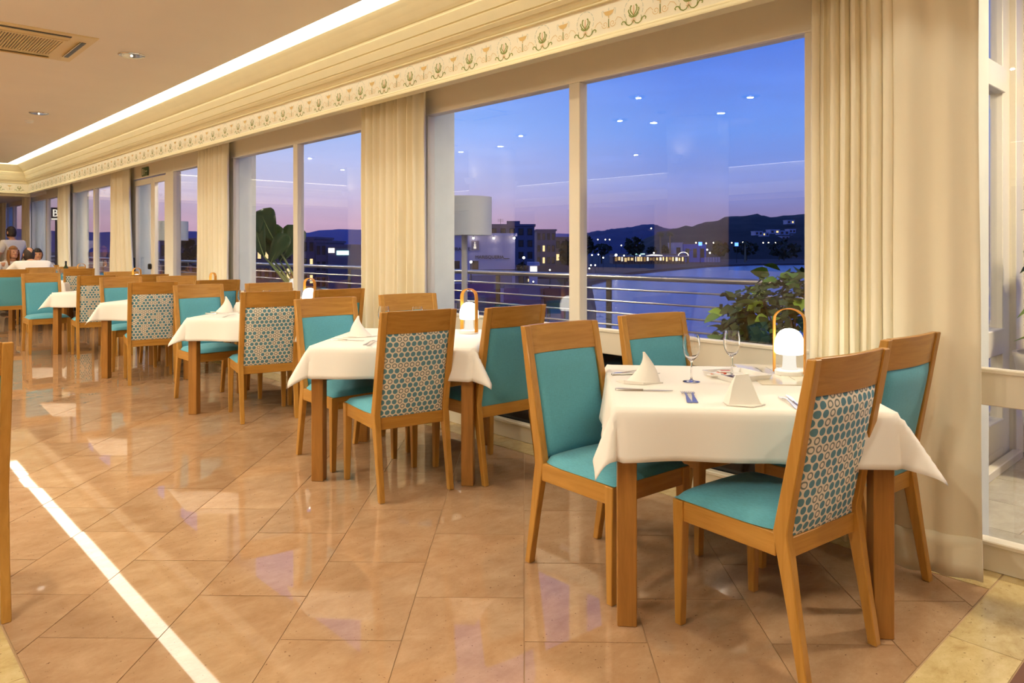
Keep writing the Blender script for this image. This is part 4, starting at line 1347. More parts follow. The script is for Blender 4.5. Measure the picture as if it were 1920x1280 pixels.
# ------------------------------------------------------------------ people
def skin_grow(name, verts, edges, radii, root, mat, lev=1, parent=None):
    me = bpy.data.meshes.new(name + '_cage')
    me.from_pydata([tuple(v) for v in verts], edges, [])
    o = bpy.data.objects.new(name + '_cage', me); C.objects.link(o)
    o.modifiers.new('skin', 'SKIN')
    s = o.modifiers.new('sub', 'SUBSURF'); s.levels = lev; s.render_levels = lev
    for i, r in enumerate(radii):
        sv = me.skin_vertices[0].data[i]
        sv.radius = (r, r) if not isinstance(r, tuple) else r
        sv.use_root = i == root
    dg = bpy.context.evaluated_depsgraph_get(); dg.update()
    res = bpy.data.meshes.new_from_object(o.evaluated_get(dg))
    bpy.data.objects.remove(o); bpy.data.meshes.remove(me)
    res.name = name
    res.materials.clear(); res.materials.append(mat)
    res.shade_smooth()
    p = bpy.data.objects.new(name, res); C.objects.link(p)
    if parent: p.parent = parent
    return p
def join_into(o, mb, mat):
    """append loose shapes to a grown body so that it stays one mesh"""
    mb.mats = [mat]; mb.m = [0] * len(mb.f)
    me = mb.mesh('tmp', 0, 60)
    bm = bmesh.new(); bm.from_mesh(o.data); bm.from_mesh(me); bm.to_mesh(o.data); bm.free()
    bpy.data.meshes.remove(me); o.data.shade_smooth()

def person(label, loc, rz, J, hair, hair_mat, shirt=SHIRT, head_tilt=(0, 0), female=False):
    """J: joints in a local frame facing +y"""
    t = thing('person', label, 'person', loc, rz)
    V = {k: Vector(v) for k, v in J.items()}
    order = ['pelvis', 'belly', 'chest', 'neck', 'head', 'shl', 'ell', 'wrl', 'hal', 'shr', 'elr', 'wrr', 'har', 'hil', 'knl', 'anl', 'tol', 'hir', 'knr', 'anr', 'tor']
    R = dict(pelvis=.125, belly=.120, chest=.135, neck=.052, head=.05, shl=.060, ell=.042, wrl=.028, hal=.032, shr=.060, elr=.042, wrr=.028, har=.032,
             hil=.085, knl=.058, anl=.038, tol=.034, hir=.085, knr=.058, anr=.038, tor=.034)
    ed = [('pelvis', 'belly'), ('belly', 'chest'), ('chest', 'neck'), ('neck', 'head'), ('chest', 'shl'), ('shl', 'ell'), ('ell', 'wrl'), ('wrl', 'hal'), ('chest', 'shr'), ('shr', 'elr'), ('elr', 'wrr'), ('wrr', 'har'),
          ('pelvis', 'hil'), ('hil', 'knl'), ('knl', 'anl'), ('anl', 'tol'), ('pelvis', 'hir'), ('hir', 'knr'), ('knr', 'anr'), ('anr', 'tor')]
    ix = {k: i for i, k in enumerate(order)}
    body = skin_grow('body', [V[k] for k in order], [(ix[a], ix[b]) for a, b in ed], [R[k] for k in order], 0, SKIN, 2, t)
    h = V['head']; hc = h + Vector((0, .015, .085))
    m = MB()
    m.ball(hc, (.077, .096, .118), 20, 14)
    m.ball(hc + Vector((0, .03, -.07)), (.055, .065, .05), 14, 8)            # jaw
    m.add([hc + Vector(p) for p in ((-.012, .090, .02), (.012, .090, .02), (.017, .096, -.028), (-.017, .096, -.028), (0, .122, -.022))], [(0, 1, 4), (1, 2, 4), (2, 3, 4), (3, 0, 4)])
    for s in (-1, 1):
        m.ball(hc + Vector((s * .079, -.005, -.005)), (.012, .022, .032), 8, 6)   # ears
        # five fingers and a thumb side
        wr, ha = V['wrl' if s < 0 else 'wrr'], V['hal' if s < 0 else 'har']
        d = (ha - wr).normalized(); sd = d.cross(Vector((0, 0, 1))).normalized()
        for k, (off, ln) in enumerate(((-.026, .062), (-.009, .075), (.009, .070), (.025, .055))):
            a = ha + sd * off + d * .02
            m.tube([a, a + d * ln * .5 + Vector((0, 0, -.004)), a + d * ln + Vector((0, 0, -.02))], [.009, .0085, .006], 6)
        a = ha - sd * s * .03 - d * .01
        m.tube([a, a - sd * s * .022 + d * .02, a - sd * s * .026 + d * .045], [.011, .010, .007], 6)
    join_into(body, m, SKIN)
    EYE_ = MATS.get('eye_dark') or plain('eye_dark', lin(40, 28, 22), .2)
    LIP = MATS.get('lips') or plain('lips', lin(168, 92, 84), .5)
    e = MB().mat(EYE_)
    for s in (-1, 1): e.ball(hc + Vector((s * .030, .086, .012)), (.012, .008, .007), 8, 6)
    obj('eyes', e, parent=t, smooth=60)
    e = MB().mat(LIP); e.ball(hc + Vector((0, .092, -.058)), (.022, .007, .007), 10, 6); obj('lips', e, parent=t, smooth=60)
    # hair
    hm = MB().mat(hair_mat)
    def scalp(a0, a1, z0, z1, k=1.06, n=22):
        def f(u, v):
            az = rad(a0 + (a1 - a0) * u); el = rad(z0 + (z1 - z0) * v)
            return tuple(hc + Vector((.079 * k * math.cos(el) * math.sin(az), .098 * k * math.cos(el) * math.cos(az), .120 * k * math.sin(el))))
        return f
    if hair == 'balding':
        def ringhair(u, v):
            azd = 70 + 220 * u
            top = 12 + 58 * (abs(azd - 180) / 110) ** .7
            return scalp(azd, azd, -62, top, 1.08)(0, v)
        hm.grid(ringhair, 30, 10)
    elif hair == 'short':
        hm.grid(scalp(0, 360, 22, 90, 1.09), 26, 8)
        hm.grid(scalp(70, 290, -40, 24, 1.08), 24, 6)
    else:
        hm.grid(scalp(0, 360, 30, 90, 1.12), 26, 8)
        def fall(u, v):
            az = rad(62 + 236 * u)
            z = .055 - .30 * v
            k = 1.12 + .22 * math.sin(PI * min(1, v * 1.1)) 
            return tuple(hc + Vector((.079 * k * math.sin(az), .098 * k * math.cos(az) * (1 if v < .4 else .9), z)))
        hm.grid(fall, 26, 10)
    hair_o = obj('hair', hm, parent=t, smooth=60)
    hs = hair_o.modifiers.new('t', 'SOLIDIFY'); hs.thickness = .008
    # shirt: torso and half sleeves, a little outside the body
    so = ['pelvis', 'belly', 'chest', 'collar', 'shl', 'mel', 'shr', 'mer']
    SV = dict(V); SV['collar'] = V['chest'].lerp(V['neck'], .80)
    SV['mel'] = V['shl'].lerp(V['ell'], .72); SV['mer'] = V['shr'].lerp(V['elr'], .72)
    rr = dict(pelvis=.150, belly=.150, chest=.166, collar=.085, shl=.084, mel=.068, shr=.084, mer=.068)
    if female: rr.update(pelvis=.14, belly=.125, chest=.145, shl=.07, shr=.07, mel=.058, mer=.058)
    si = {k: i for i, k in enumerate(so)}
    se = [('pelvis', 'belly'), ('belly', 'chest'), ('chest', 'collar'), ('chest', 'shl'), ('shl', 'mel'), ('chest', 'shr'), ('shr', 'mer')]
    skin_grow('shirt', [SV[k] for k in so], [(si[a], si[b]) for a, b in se], [rr[k] for k in so], 0, shirt, 2, t)
    to = ['pelvis', 'hil', 'knl', 'anl', 'hir', 'knr', 'anr']
    tr = dict(pelvis=.148, hil=.105, knl=.076, anl=.06, hir=.105, knr=.076, anr=.06)
    ti = {k: i for i, k in enumerate(to)}
    te = [('pelvis', 'hil'), ('hil', 'knl'), ('knl', 'anl'), ('pelvis', 'hir'), ('hir', 'knr'), ('knr', 'anr')]
    skin_grow('trousers', [V[k] for k in to], [(ti[a], ti[b]) for a, b in te], [tr[k] for k in to], 0, TROUS, 2, t)
    for s, an, to_ in ((-1, 'anl', 'tol'), (1, 'anr', 'tor')):
        sh = MB().mat(BLACK)
        a, b = V[an], V[to_]
        sh.ball((a + b) / 2 + Vector((0, .02, -.012)), (.05, .14, .045), 12, 8)
        obj('shoe', sh, parent=t, smooth=60)
    return t
SEAT = dict(pelvis=(0, 0, .59), belly=(0, .02, .76), chest=(0, .10, .97), neck=(0, .15, 1.11), head=(0, .18, 1.15),
            shl=(-.20, .11, 1.01), ell=(-.30, .27, .80), wrl=(-.20, .46, .80), hal=(-.17, .52, .80), shr=(.20, .11, 1.01), elr=(.34, .24, .82), wrr=(.36, .46, .80), har=(.35, .53, .80),
            hil=(-.10, .06, .56), knl=(-.13, .45, .52), anl=(-.13, .44, .09), tol=(-.13, .56, .05), hir=(.10, .06, .56), knr=(.13, .45, .52), anr=(.13, .44, .09), tor=(.13, .56, .05))
STAND = dict(pelvis=(0, 0, .95), belly=(0, .01, 1.10), chest=(0, .01, 1.30), neck=(0, .02, 1.47), head=(0, .03, 1.51),
             shl=(-.20, 0, 1.38), ell=(-.27, .06, 1.10), wrl=(-.20, .26, 1.02), hal=(-.18, .32, 1.02), shr=(.20, 0, 1.38), elr=(.27, .06, 1.10), wrr=(.20, .26, 1.02), har=(.18, .32, 1.02),
             hil=(-.10, 0, .90), knl=(-.10, .02, .50), anl=(-.10, 0, .09), tol=(-.10, .13, .05), hir=(.10, 0, .90), knr=(.10, .02, .50), anr=(.10, 0, .09), tor=(.10, .13, .05))
MAN = dict(SEAT); MAN.update(chest=(0, .12, .96), shl=(-.235, .13, 1.02), shr=(.235, .13, 1.02), ell=(-.37, .28, .82), elr=(.40, .26, .84), wrl=(-.22, .48, .80), hal=(-.18, .54, .80), neck=(0, .19, 1.09), head=(0, .24, 1.115))
person('balding man in a white shirt seated with his back to the viewer', (2.60, 14.50, -.03), rad(10), MAN, 'balding', HAIRD)
person('woman with long brown hair seated beyond the balding man', (2.60, 16.98, -.04), rad(196), SEAT, 'long', HAIRB, female=True)
person('diner in a white shirt half hidden behind the balding man', (2.99, 16.50, -.08), rad(172), SEAT, 'short', HAIRD)
person('standing waiter with dark hair and white shirt, seen from behind', (2.80, 17.75, 0), rad(30), STAND, 'short', HAIRD)

# ------------------------------------------------------------------ plants
def leaf_mesh(name, L_, W_, mat, n=6, fold=.25, droop=.25):
    """broad leaf along +y with a folded midrib"""
    m = MB().mat(mat)
    vs = []
    for i in range(n + 1):
        u = i / n
        w = W_ * math.sin(PI * min(1, .06 + .94 * u) ** .8) ** .8 if 0 < i < n else W_ * .04
        y = L_ * u; z = -droop * L_ * u * u
        vs += [(-w, y, z + fold * w), (0, y, z), (w, y, z + fold * w)]
    fs = []
    for i in range(n):
        a = 3 * i
        fs += [(a, a + 1, a + 4, a + 3), (a + 1, a + 2, a + 5, a + 4)]
    m.add(vs, fs)
    return m.mesh(name, 0, 60)
LG = plain('leaf_green', lin(70, 100, 34), .6, spec=.18, var=.25, vscale=9)
LD = plain('leaf_dark', lin(44, 58, 24), .65, spec=.15, var=.25, vscale=9)
LY = plain('leaf_light', lin(118, 146, 52), .55, spec=.2, var=.2, vscale=9)
BARK = plain('bark', lin(92, 72, 52), .9)
POTW = plain('white_pot', lin(232, 226, 210), .35)
POTG = plain('grey_pot', lin(72, 70, 70), .6)
def place_leaf(me, parent, p, yaw, pitch, roll=0, sc=1.0, name='leaf'):
    o = obj(name, me, parent=parent, loc=p, rot=(pitch, roll, yaw))
    o.scale = (sc, sc, sc)
    return o
def build_shrub():
    rnd = random.Random(11)
    t = thing('shrub', 'dense leafy green shrub in a planter on the terrace by the railing', 'shrub', (4.78, 2.30, 0))
    p = MB().mat(POTG); p.lathe([(.24, 0), (.32, .42), (.34, .42), (.34, .45), (.30, .45), (.29, .40)], 24); obj('planter', p, parent=t, smooth=40)
    s = MB().mat(BARK)
    for k in range(9):
        a = 2 * PI * k / 9
        s.tube([(0, 0, .40), (.15 * math.cos(a), .15 * math.sin(a), .65), (.30 * math.cos(a), .30 * math.sin(a), .92)], [.012, .008, .004], 5)
    obj('stem', s, parent=t)
    lm = [leaf_mesh('leaf', .10, .036, q, 4) for q in (LG, LD, LY)]
    def spot():
        while True:
            v = Vector((rnd.gauss(0, 1), rnd.gauss(0, 1), rnd.gauss(0, 1)))
            if v.length > .1: break
        v.normalize()
        r = rnd.uniform(.72, 1.04)
        return Vector((v.x * .50 * r, v.y * .56 * r, .73 + v.z * .40 * r)), v
    n = 0
    st = MB()
    while n < 230:
        p_, v = spot()
        if p_.z < .5 : continue
        place_leaf(lm[rnd.choice((0, 0, 1, 1, 2))], t, p_, math.atan2(-v.x, v.y) + rnd.gauss(0, .6), rnd.uniform(-.5, .7), rnd.gauss(0, .5), rnd.uniform(.75, 1.25))
        n += 1
    fol = MB().mat(LD)
    for k in range(1500):
        p_, v = spot()
        p_ = Vector((p_.x * .93, p_.y * .93, .73 + (p_.z - .73) * .95))
        if p_.z < .42: continue
        a, b = rnd.uniform(0, 6.28), rnd.uniform(-.8, .8)
        d = Vector((math.cos(a) * math.cos(b), math.sin(a) * math.cos(b), math.sin(b))); s_ = d.cross(v + Vector((.01, .02, .3))).normalized()
        L_ = rnd.uniform(.05, .10)
        fol.add([p_, p_ + d * L_ * .5 + s_ * L_ * .32, p_ + d * L_, p_ + d * L_ * .5 - s_ * L_ * .32], [(0, 1, 2, 3)])
    o = obj('foliage', fol, parent=t); o['kind'] = 'stuff'
build_shrub()

def build_banana():
    rnd = random.Random(4)
    base = at(530, 9.9)
    base = Vector((4.62, 8.35, 0))
    t = thing('banana_plant', 'tall potted banana plant with broad leaves outside the window on the terrace', 'plant', base)
    p = MB().mat(POTG); p.lathe([(.20, 0), (.27, .40), (.29, .40), (.29, .44), (.25, .44), (.24, .38)], 24); obj('pot', p, parent=t, smooth=40)
    BL = plain('banana_leaf', lin(58, 84, 36), .4, var=.15, vscale=4)
    RIB = plain('banana_rib', lin(150, 164, 88), .5)
    # leaf: (tip pixel, base pixel, width px) placed in the plane of the plant
    def blade(stalk, tip, w, bend, nrm):
        a, b = Vector(stalk), Vector(tip)
        d = b - a; s = d.cross(Vector(nrm)).normalized()
        nn = s.cross(d).normalized()
        m = MB().mat(BL)
        n = 12; vs = []
        for i in range(n + 1):
            u = i / n
            ww = w * (.10 + u ** .7) * max(.04, 1 - u ** 7) ** .5
            c = a + d * u + nn * bend * math.sin(PI * u)
            vs += [c - s * ww + nn * .28 * ww, c - s * ww * .5 + nn * .08 * ww, c, c + s * ww * .5 + nn * .08 * ww, c + s * ww + nn * .28 * ww]
        fs = []
        for i in range(n):
            for k in range(4):
                q = 5 * i + k
                fs.append((q, q + 1, q + 6, q + 5))
        m.add(vs, fs)
        l = obj('leaf', m, parent=t, smooth=70)
        sd = l.modifiers.new('t', 'SOLIDIFY'); sd.thickness = .003
        r = MB().mat(RIB); r.tube([a + d * (i / 8) + nn * (bend * math.sin(PI * i / 8) - .004) for i in range(9)], [.011 - .001 * i for i in range(9)], 6)
        obj('midrib', r, parent=l, smooth=60)
        k = MB().mat(RIB); k.tube([Vector((a.x * .2, a.y * .2, .42)), Vector((a.x * .6, a.y * .6, .42 + (a.z - .42) * .5)), a], [.022, .016, .011], 8)
        obj('stalk', k, parent=t, smooth=60)
    R_ = Vector((CS, -SN, 0))   # sideways as the viewer sees it
    def pt(px, py, dd=0.0):
        q = atz(px, py, 9.4 + dd); return q - base
    blade(pt(515, 452), pt(488, 393), .20, .06, (-SN, -CS, .2))
    blade(pt(507, 480, .1), pt(517, 420, .1), .17, .05, (-SN, -CS, .3))
    blade(pt(525, 490, .05), pt(560, 424, .2), .19, -.04, (-SN, -CS, .15))
    blade(pt(495, 480, -.1), pt(478, 415, 0), .15, .05, (-SN, -CS, .1))
    blade(pt(508, 492, -.1), pt(540, 440, -.1), .14, .03, (-SN, -CS, .4))
build_banana()

def build_porch_plant():
    rnd = random.Random(9)
    t = thing('potted_plant', 'fiddle leaf plant in a tall white pot inside the glazed porch', 'plant', (5.05, .88, 0))
    p = MB().mat(POTW); p.lathe([(.17, 0), (.175, .02), (.255, .66), (.262, .67), (.262, .69), (.240, .69), (.235, .62)], 32); obj('pot', p, parent=t, smooth=40)
    s = MB().mat(BARK)
    for a in (0.5, 2.4, 4.6): s.tube([(0, 0, .62), (.05 * math.cos(a), .05 * math.sin(a), .95), (.10 * math.cos(a), .10 * math.sin(a), 1.45)], [.014, .011, .007], 6)
    obj('stem', s, parent=t)
    lm = [leaf_mesh('leaf', .24, .085, q, 6, .2, .35) for q in (LG, LD, LY)]
    for k in range(26):
        a = k * 2.4; z = .78 + .75 * k / 26
        place_leaf(lm[k % 3 if k % 5 else 2], t, (.06 * math.cos(a), .06 * math.sin(a), z), a, rnd.uniform(-.3, .7), rnd.gauss(0, .3), rnd.uniform(.8, 1.15))
build_porch_plant()

# ------------------------------------------------------------------ porch beside the last window, terrace, railing
TILEG = plain('terrace_stone', lin(92, 88, 86), .55, var=.1, vscale=3)
PORCHT = marble('porch_stone', lin(186, 178, 158), lin(168, 160, 140), lin(204, 198, 180), lin(150, 140, 120), .18)
def build_terrace():
    b = MB().mat(TILEG); b.box(3.66, 5.9, -4, 32, -.4, -.02); b.box(3.66, 5.9, -4, 32, -.02, -.006)
    struct('terrace_floor', b, label='dark stone terrace outside the windows')
    pf = MB().mat(GROUT); pf.box(3.47, 5.62, -3.0, 1.22, -.02, -.002)
    f = struct('porch_floor', pf, label='pale stone floor of the glazed porch')
    me = None
    for i in range(5):
        for j in range(6):
            x0, y0 = 3.48 + .43 * i, 1.21 - .7 * (j + 1) + (.35 if i % 2 else 0)
            y1 = min(y0 + .697, 1.21)
            q = MB().mat(PORCHT); q.box(-.2125, .2125, -(y1 - y0) / 2, (y1 - y0) / 2, -.015, .001)
            obj('porch_tile', q, parent=f, loc=(x0 + .2135, (y0 + y1) / 2, 0), bevel=.001)
    mt = plain('doormat', lin(96, 94, 92), .95, bump=.6, bscale=220, var=.2, vscale=60)
    q = MB().mat(mt); q.box(4.05, 4.95, -.85, .68, .001, .014)
    tag(obj('doormat', q, bevel=.003), 'grey woven doormat on the pale porch floor', 'doormat')
    # side wall of the porch
    w = struct('wall_porch', label='white framed glazed side of the porch')
    w.location = (0, 1.26, 0)
    def bar(nm, x0, x1, z0, z1, y0=-.035, y1=.035, mat=FRAME):
        q = MB().mat(mat); q.box(x0, x1, y0, y1, z0, z1); return obj(nm, q, parent=w, bevel=.004)
    bar('stile', 3.50, 3.60, 0, 3.1); bar('stile', 5.18, 5.33, 0, 3.1); bar('stile', 5.33, 5.50, 0, 3.1, -.07, .05); bar('corner_post', 5.50, 5.68, 0, 3.1, -.09, .07)
    bar('transom', 3.60, 5.18, 2.21, 2.36, -.05, .05); bar('mid_rail', 3.60, 5.18, .65, .80, -.045, .045)
    bar('bottom_rail', 3.60, 5.18, .09, .26, -.04, .04); bar('floor_guide', 3.60, 5.35, .0, .05, -.10, -.05); bar('floor_track', 3.6, 5.18, 0, .09)
    for z0, z1 in ((.26, .65), (.80, 2.21), (2.36, 3.1)):
        q = MB().mat(GLASS); q.box(3.60, 5.18, -.004, .004, z0, z1); obj('pane', q, parent=w)
    w2 = struct('wall_porch_front', label='white framed glazed front of the porch')
    w2.location = (5.65, 0, 0)
    def bar2(nm, y0, y1, z0, z1, x0=-.035, x1=.035):
        q = MB().mat(FRAME); q.box(x0, x1, y0, y1, z0, z1); return obj(nm, q, parent=w2, bevel=.004)
    bar2('transom', -3, 1.17, 2.21, 2.36, -.05, .05); bar2('mid_rail', -3, 1.17, .65, .80); bar2('bottom_rail', -3, 1.17, 0, .2); bar2('mullion', -.45, -.35, .2, 3.1)
    for z0, z1 in ((.2, .65), (.80, 2.21), (2.36, 3.1)):
        q = MB().mat(GLASS); q.box(-.004, .004, -3, 1.17, z0, z1); obj('pane', q, parent=w2)
    # railing of brushed steel
    X = 5.60
    r = thing('railing', 'brushed steel railing of thin horizontal rods along the terrace edge', 'railing', (X, 14, 0))
    q = MB().mat(BRUSH); q.tube([(0, -12.68, 1.0), (0, 17, 1.0)], .027, 14); obj('handrail', q, parent=r, smooth=40)
    for k in range(8):
        z = .885 - .115 * k
        q = MB().mat(BRUSH); q.tube([(-.012, -12.68, z), (-.012, 17, z)], .0095, 8); obj('rod', q, parent=r, smooth=40)
    me = MB().mat(plain('railing_post', lin(70, 68, 70), .4, metal=.6)); me.box(-.012, .012, -.030, .030, -.006, .98); me = me.mesh('post', .003)
    for k in range(18):
        obj('post', me, parent=r, loc=(.012, 4.62 - 14 + 1.62 * (k - 1), 0))
    # outdoor lamps with big drum shades
    SH = plain('lampshade_white', lin(214, 216, 206), .7)
    POLE = plain('lamp_pole', lin(196, 192, 182), .5)
    def drum(name, loc, label, rs, h, zt):
        t = thing('floor_lamp', label, 'lamp', loc)
        q = MB().mat(POLE); q.lathe([(.16, -.006), (.16, .015), (.03, .025)], 28); obj('base', q, parent=t, smooth=40)
        q = MB().mat(POLE); q.tube([(0, 0, .02), (0, 0, zt - h + .05)], .028, 14); obj('pole', q, parent=t, smooth=40)
        q = MB().mat(SH); q.lathe([(rs, zt - h), (rs, zt), (rs - .006, zt), (rs - .006, zt - h), (rs, zt - h)], 40, cap=False); s = obj('lamp_shade', q, parent=t, smooth=40)
        q = MB().mat(SH); q.lathe([(rs - .01, 0), (rs - .01, .006)], 40, (0, 0, zt - .02)); obj('diffuser', q, parent=s, smooth=40)
    p = at(871, 6.9)
    drum('lamp', p, 'white drum shade floor lamp on the terrace, behind the sill of the wide window', .255, .355, 1.755)
    p = at(318, 11.6)
    drum('lamp', p, 'white drum shade floor lamp seen through the terrace door', .27, .30, 1.70)
    # wicker chairs out on the terrace
    WK = plain('wicker', lin(118, 84, 56), .7, bump=.6, bscale=90, var=.15, vscale=30)
    CU = plain('outdoor_cushion', lin(168, 160, 148), .9)
    def wicker(loc, rz, label):
        t = thing('wicker_armchair', label, 'chair', loc, rz, 'wicker armchairs on the terrace')
        m = MB().mat(WK)
        def shell(u, v):
            a = rad(-150 + 300 * u); r = .34 + .03 * v
            hgt = .42 + (.34 if True else 0) * (math.cos(a) * .5 + .5) ** .7
            return (r * math.sin(a), -r * math.cos(a) * .95, .12 + (hgt) * v)
        m.grid(shell, 28, 6)
        s = obj('shell', m, parent=t, smooth=60); k = s.modifiers.new('t', 'SOLIDIFY'); k.thickness = .03
        m = MB().mat(CU); m.lathe([(.29, .26), (.31, .29), (.31, .36), (.27, .39)], 24); obj('cushion', m, parent=t, smooth=40)
        m = MB().mat(WK); m.lathe([(.30, .12), (.31, .26)], 24); obj('seat_base', m, parent=t, smooth=40)
        l = MB().mat(WK); l.tube([(0, 0, -.006), (0, 0, .14)], .02, 8); lm = l.mesh('leg')
        for sx in (-1, 1):
            for sy in (-1, 1): obj('leg', lm, parent=t, loc=(sx * .22, sy * .22, 0))
    wicker(at(648, 7.9), rad(20), 'brown wicker armchair outside the window left of the gathered curtain by the steel railing')
    wicker(at(548, 8.2), rad(-20), 'brown wicker armchair outside in front of the banana plant')
    wicker(at(345, 12.2), rad(0), 'brown wicker armchair outside the terrace door bay')
build_terrace()

def build_outdoor_lights():
    OP = emitter('opal_glow', (1, .93, .78), 4)
    for k in (1, 2, 3, 4, 5):  # unseen lights added to brighten the outer piers and drum shades
        y = bay(k) + BAY / 2
        t = thing('fill_wall_light', 'added opal wall light, out of view on the beam above a window', 'light', (3.665, y, 2.66), 0, 'added wall lights above the terrace')
        q = MB().mat(BRUSH); q.lathe([(.09, 0), (.10, .03), (.09, .03)], 24); obj('mount', q, parent=t, rot=(0, PI / 2, 0), smooth=40)
        q = MB().mat(OP); q.ball((.05, 0, 0), (.03, .08, .08), 14, 8); obj('diffuser', q, parent=t, smooth=60)
        area_lamp('fill_wall_light_lamp', (3.79, y, 2.66), .16, 46, LED, (0, rad(-35), 0), 180)
    t = thing('porch_light', 'round opal ceiling light of the glazed porch', 'light', (4.6, -.2, 3.07))
    q = MB().mat(OP); q.ball((0, 0, -.01), (.15, .15, .05), 20, 8); obj('diffuser', q, parent=t, smooth=60)
    area_lamp('porch_light_lamp', (4.6, -.2, 2.99), .25, 105, WARM)
    r = MB().mat(PAINT); r.box(3.60, 5.75, -3.1, 1.34, 3.10, 3.16)
    struct('ceiling_porch', r, label='flat roof of the glazed porch')
build_outdoor_lights()

# ------------------------------------------------------------------ the bay: water, shore, hills, buildings and lights
ZW, ZL = -4.2, -3.0
def build_bay():
    WAT = plain('sea_water', lin(62, 78, 170), .22, spec=.5)
    nt = WAT.node_tree; b = nt.nodes['Principled BSDF']
    tc, mp, nz, bp = (nt.nodes.new(k) for k in ('ShaderNodeTexCoord', 'ShaderNodeMapping', 'ShaderNodeTexNoise', 'ShaderNodeBump'))
    mp.inputs['Scale'].default_value = (1, .35, 1); mp.inputs['Rotation'].default_value = (0, 0, rad(-40))
    nz.inputs['Scale'].default_value = .9; nz.inputs['Detail'].default_value = 6
    bp.inputs['Strength'].default_value = .35; bp.inputs['Distance'].default_value = .3
    nt.links.new(tc.outputs['Object'], mp.inputs[0]); nt.links.new(mp.outputs[0], nz.inputs['Vector']); nt.links.new(nz.outputs[0], bp.inputs['Height']); nt.links.new(bp.outputs[0], b.inputs['Normal'])
    m = MB().mat(WAT)
    m.add([(6.0, -600, ZW), (900, -600, ZW), (900, 900, ZW), (6.0, 900, ZW)], [(0, 1, 2, 3)])
    struct('sea', m, label='calm blue water of the bay at dusk')
    LAND = plain('dark_shore', lin(84, 72, 76), .9, var=.2, vscale=.2)
    poly = [at(1112, 14), at(1118, 60), at(1108, 110), at(1180, 152), at(1250, 178), at(1330, 214), at(1420, 236), at(1700, 250), at(2600, 300), at(2600, 1500), at(-800, 1500), at(-1500, 30), at(-300, 14)]
    m = MB().mat(LAND); m.prism([(p.x, p.y) for p in poly][::-1], ZW - 1, ZW + .5)
    struct('beach', m, label='dark sandy shore curving round the bay')
    STREET = plain('street_paving', lin(96, 84, 104), .8, var=.15, vscale=.5)
    poly = [at(1060, 15), at(1075, 60), at(1040, 110), at(700, 160), at(-600, 170), at(-1500, 31), at(-300, 15)]
    m = MB().mat(STREET); m.prism([(p.x, p.y) for p in poly][::-1], ZW - .5, ZL)
    struct('street', m, label='paved promenade below the terrace')
    # hills as real relief on a polar grid around the bay
    def hill(name, prof, d0, d1, mat, label, amp=.0, seed=0):
        n, r = 90, 10
        def f(u, v):
            px = prof[0][0] + (prof[-1][0] - prof[0][0]) * u
            for (xa, ya), (xb, yb) in zip(prof, prof[1:]):
                if xa <= px <= xb:
                    s = (px - xa) / (xb - xa); s = s * s * (3 - 2 * s); y = ya + (yb - ya) * s; break
            d = d0 + (d1 - d0) * v
            crest = EYE + (HOR - y) / FPX * (d0 + (d1 - d0) * .6)
            k = math.sin(PI * min(1, v / 1.2)) ** 1.0 if v < .6 else math.cos(PI * (v - .6) / .8)
            k = math.sin(PI / 2 * v / .6) if v < .6 else math.cos(PI / 2 * (v - .6) / .4)
            q = at(px, d)
            z = ZW + (crest - ZW) * k
            z += (amp * mnoise.noise(Vector((px * .055, v * 6, seed))) + amp * .6 * mnoise.noise(Vector((px * .2, v * 9, seed)))) * k
            return (q.x, q.y, z)
        m = MB().mat(mat); m.grid(f, n, r)
        struct(name, m, label=label, smooth=60)
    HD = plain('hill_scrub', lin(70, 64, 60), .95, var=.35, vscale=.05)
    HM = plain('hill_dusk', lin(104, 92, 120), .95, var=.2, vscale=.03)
    HF = plain('hill_far_haze', lin(128, 124, 176), .95, var=.1, vscale=.01)  # distance haze is put into this bluish base colour
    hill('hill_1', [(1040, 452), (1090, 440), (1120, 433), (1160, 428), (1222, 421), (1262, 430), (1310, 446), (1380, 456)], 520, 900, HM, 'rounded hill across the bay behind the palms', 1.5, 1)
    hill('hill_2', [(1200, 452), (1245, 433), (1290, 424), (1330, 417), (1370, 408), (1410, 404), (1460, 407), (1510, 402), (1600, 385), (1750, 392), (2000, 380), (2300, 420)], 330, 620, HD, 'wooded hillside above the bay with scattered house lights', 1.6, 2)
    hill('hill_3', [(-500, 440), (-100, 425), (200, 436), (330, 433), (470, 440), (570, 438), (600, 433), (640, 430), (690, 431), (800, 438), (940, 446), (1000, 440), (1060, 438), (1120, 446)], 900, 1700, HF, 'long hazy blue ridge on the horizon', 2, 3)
build_bay()

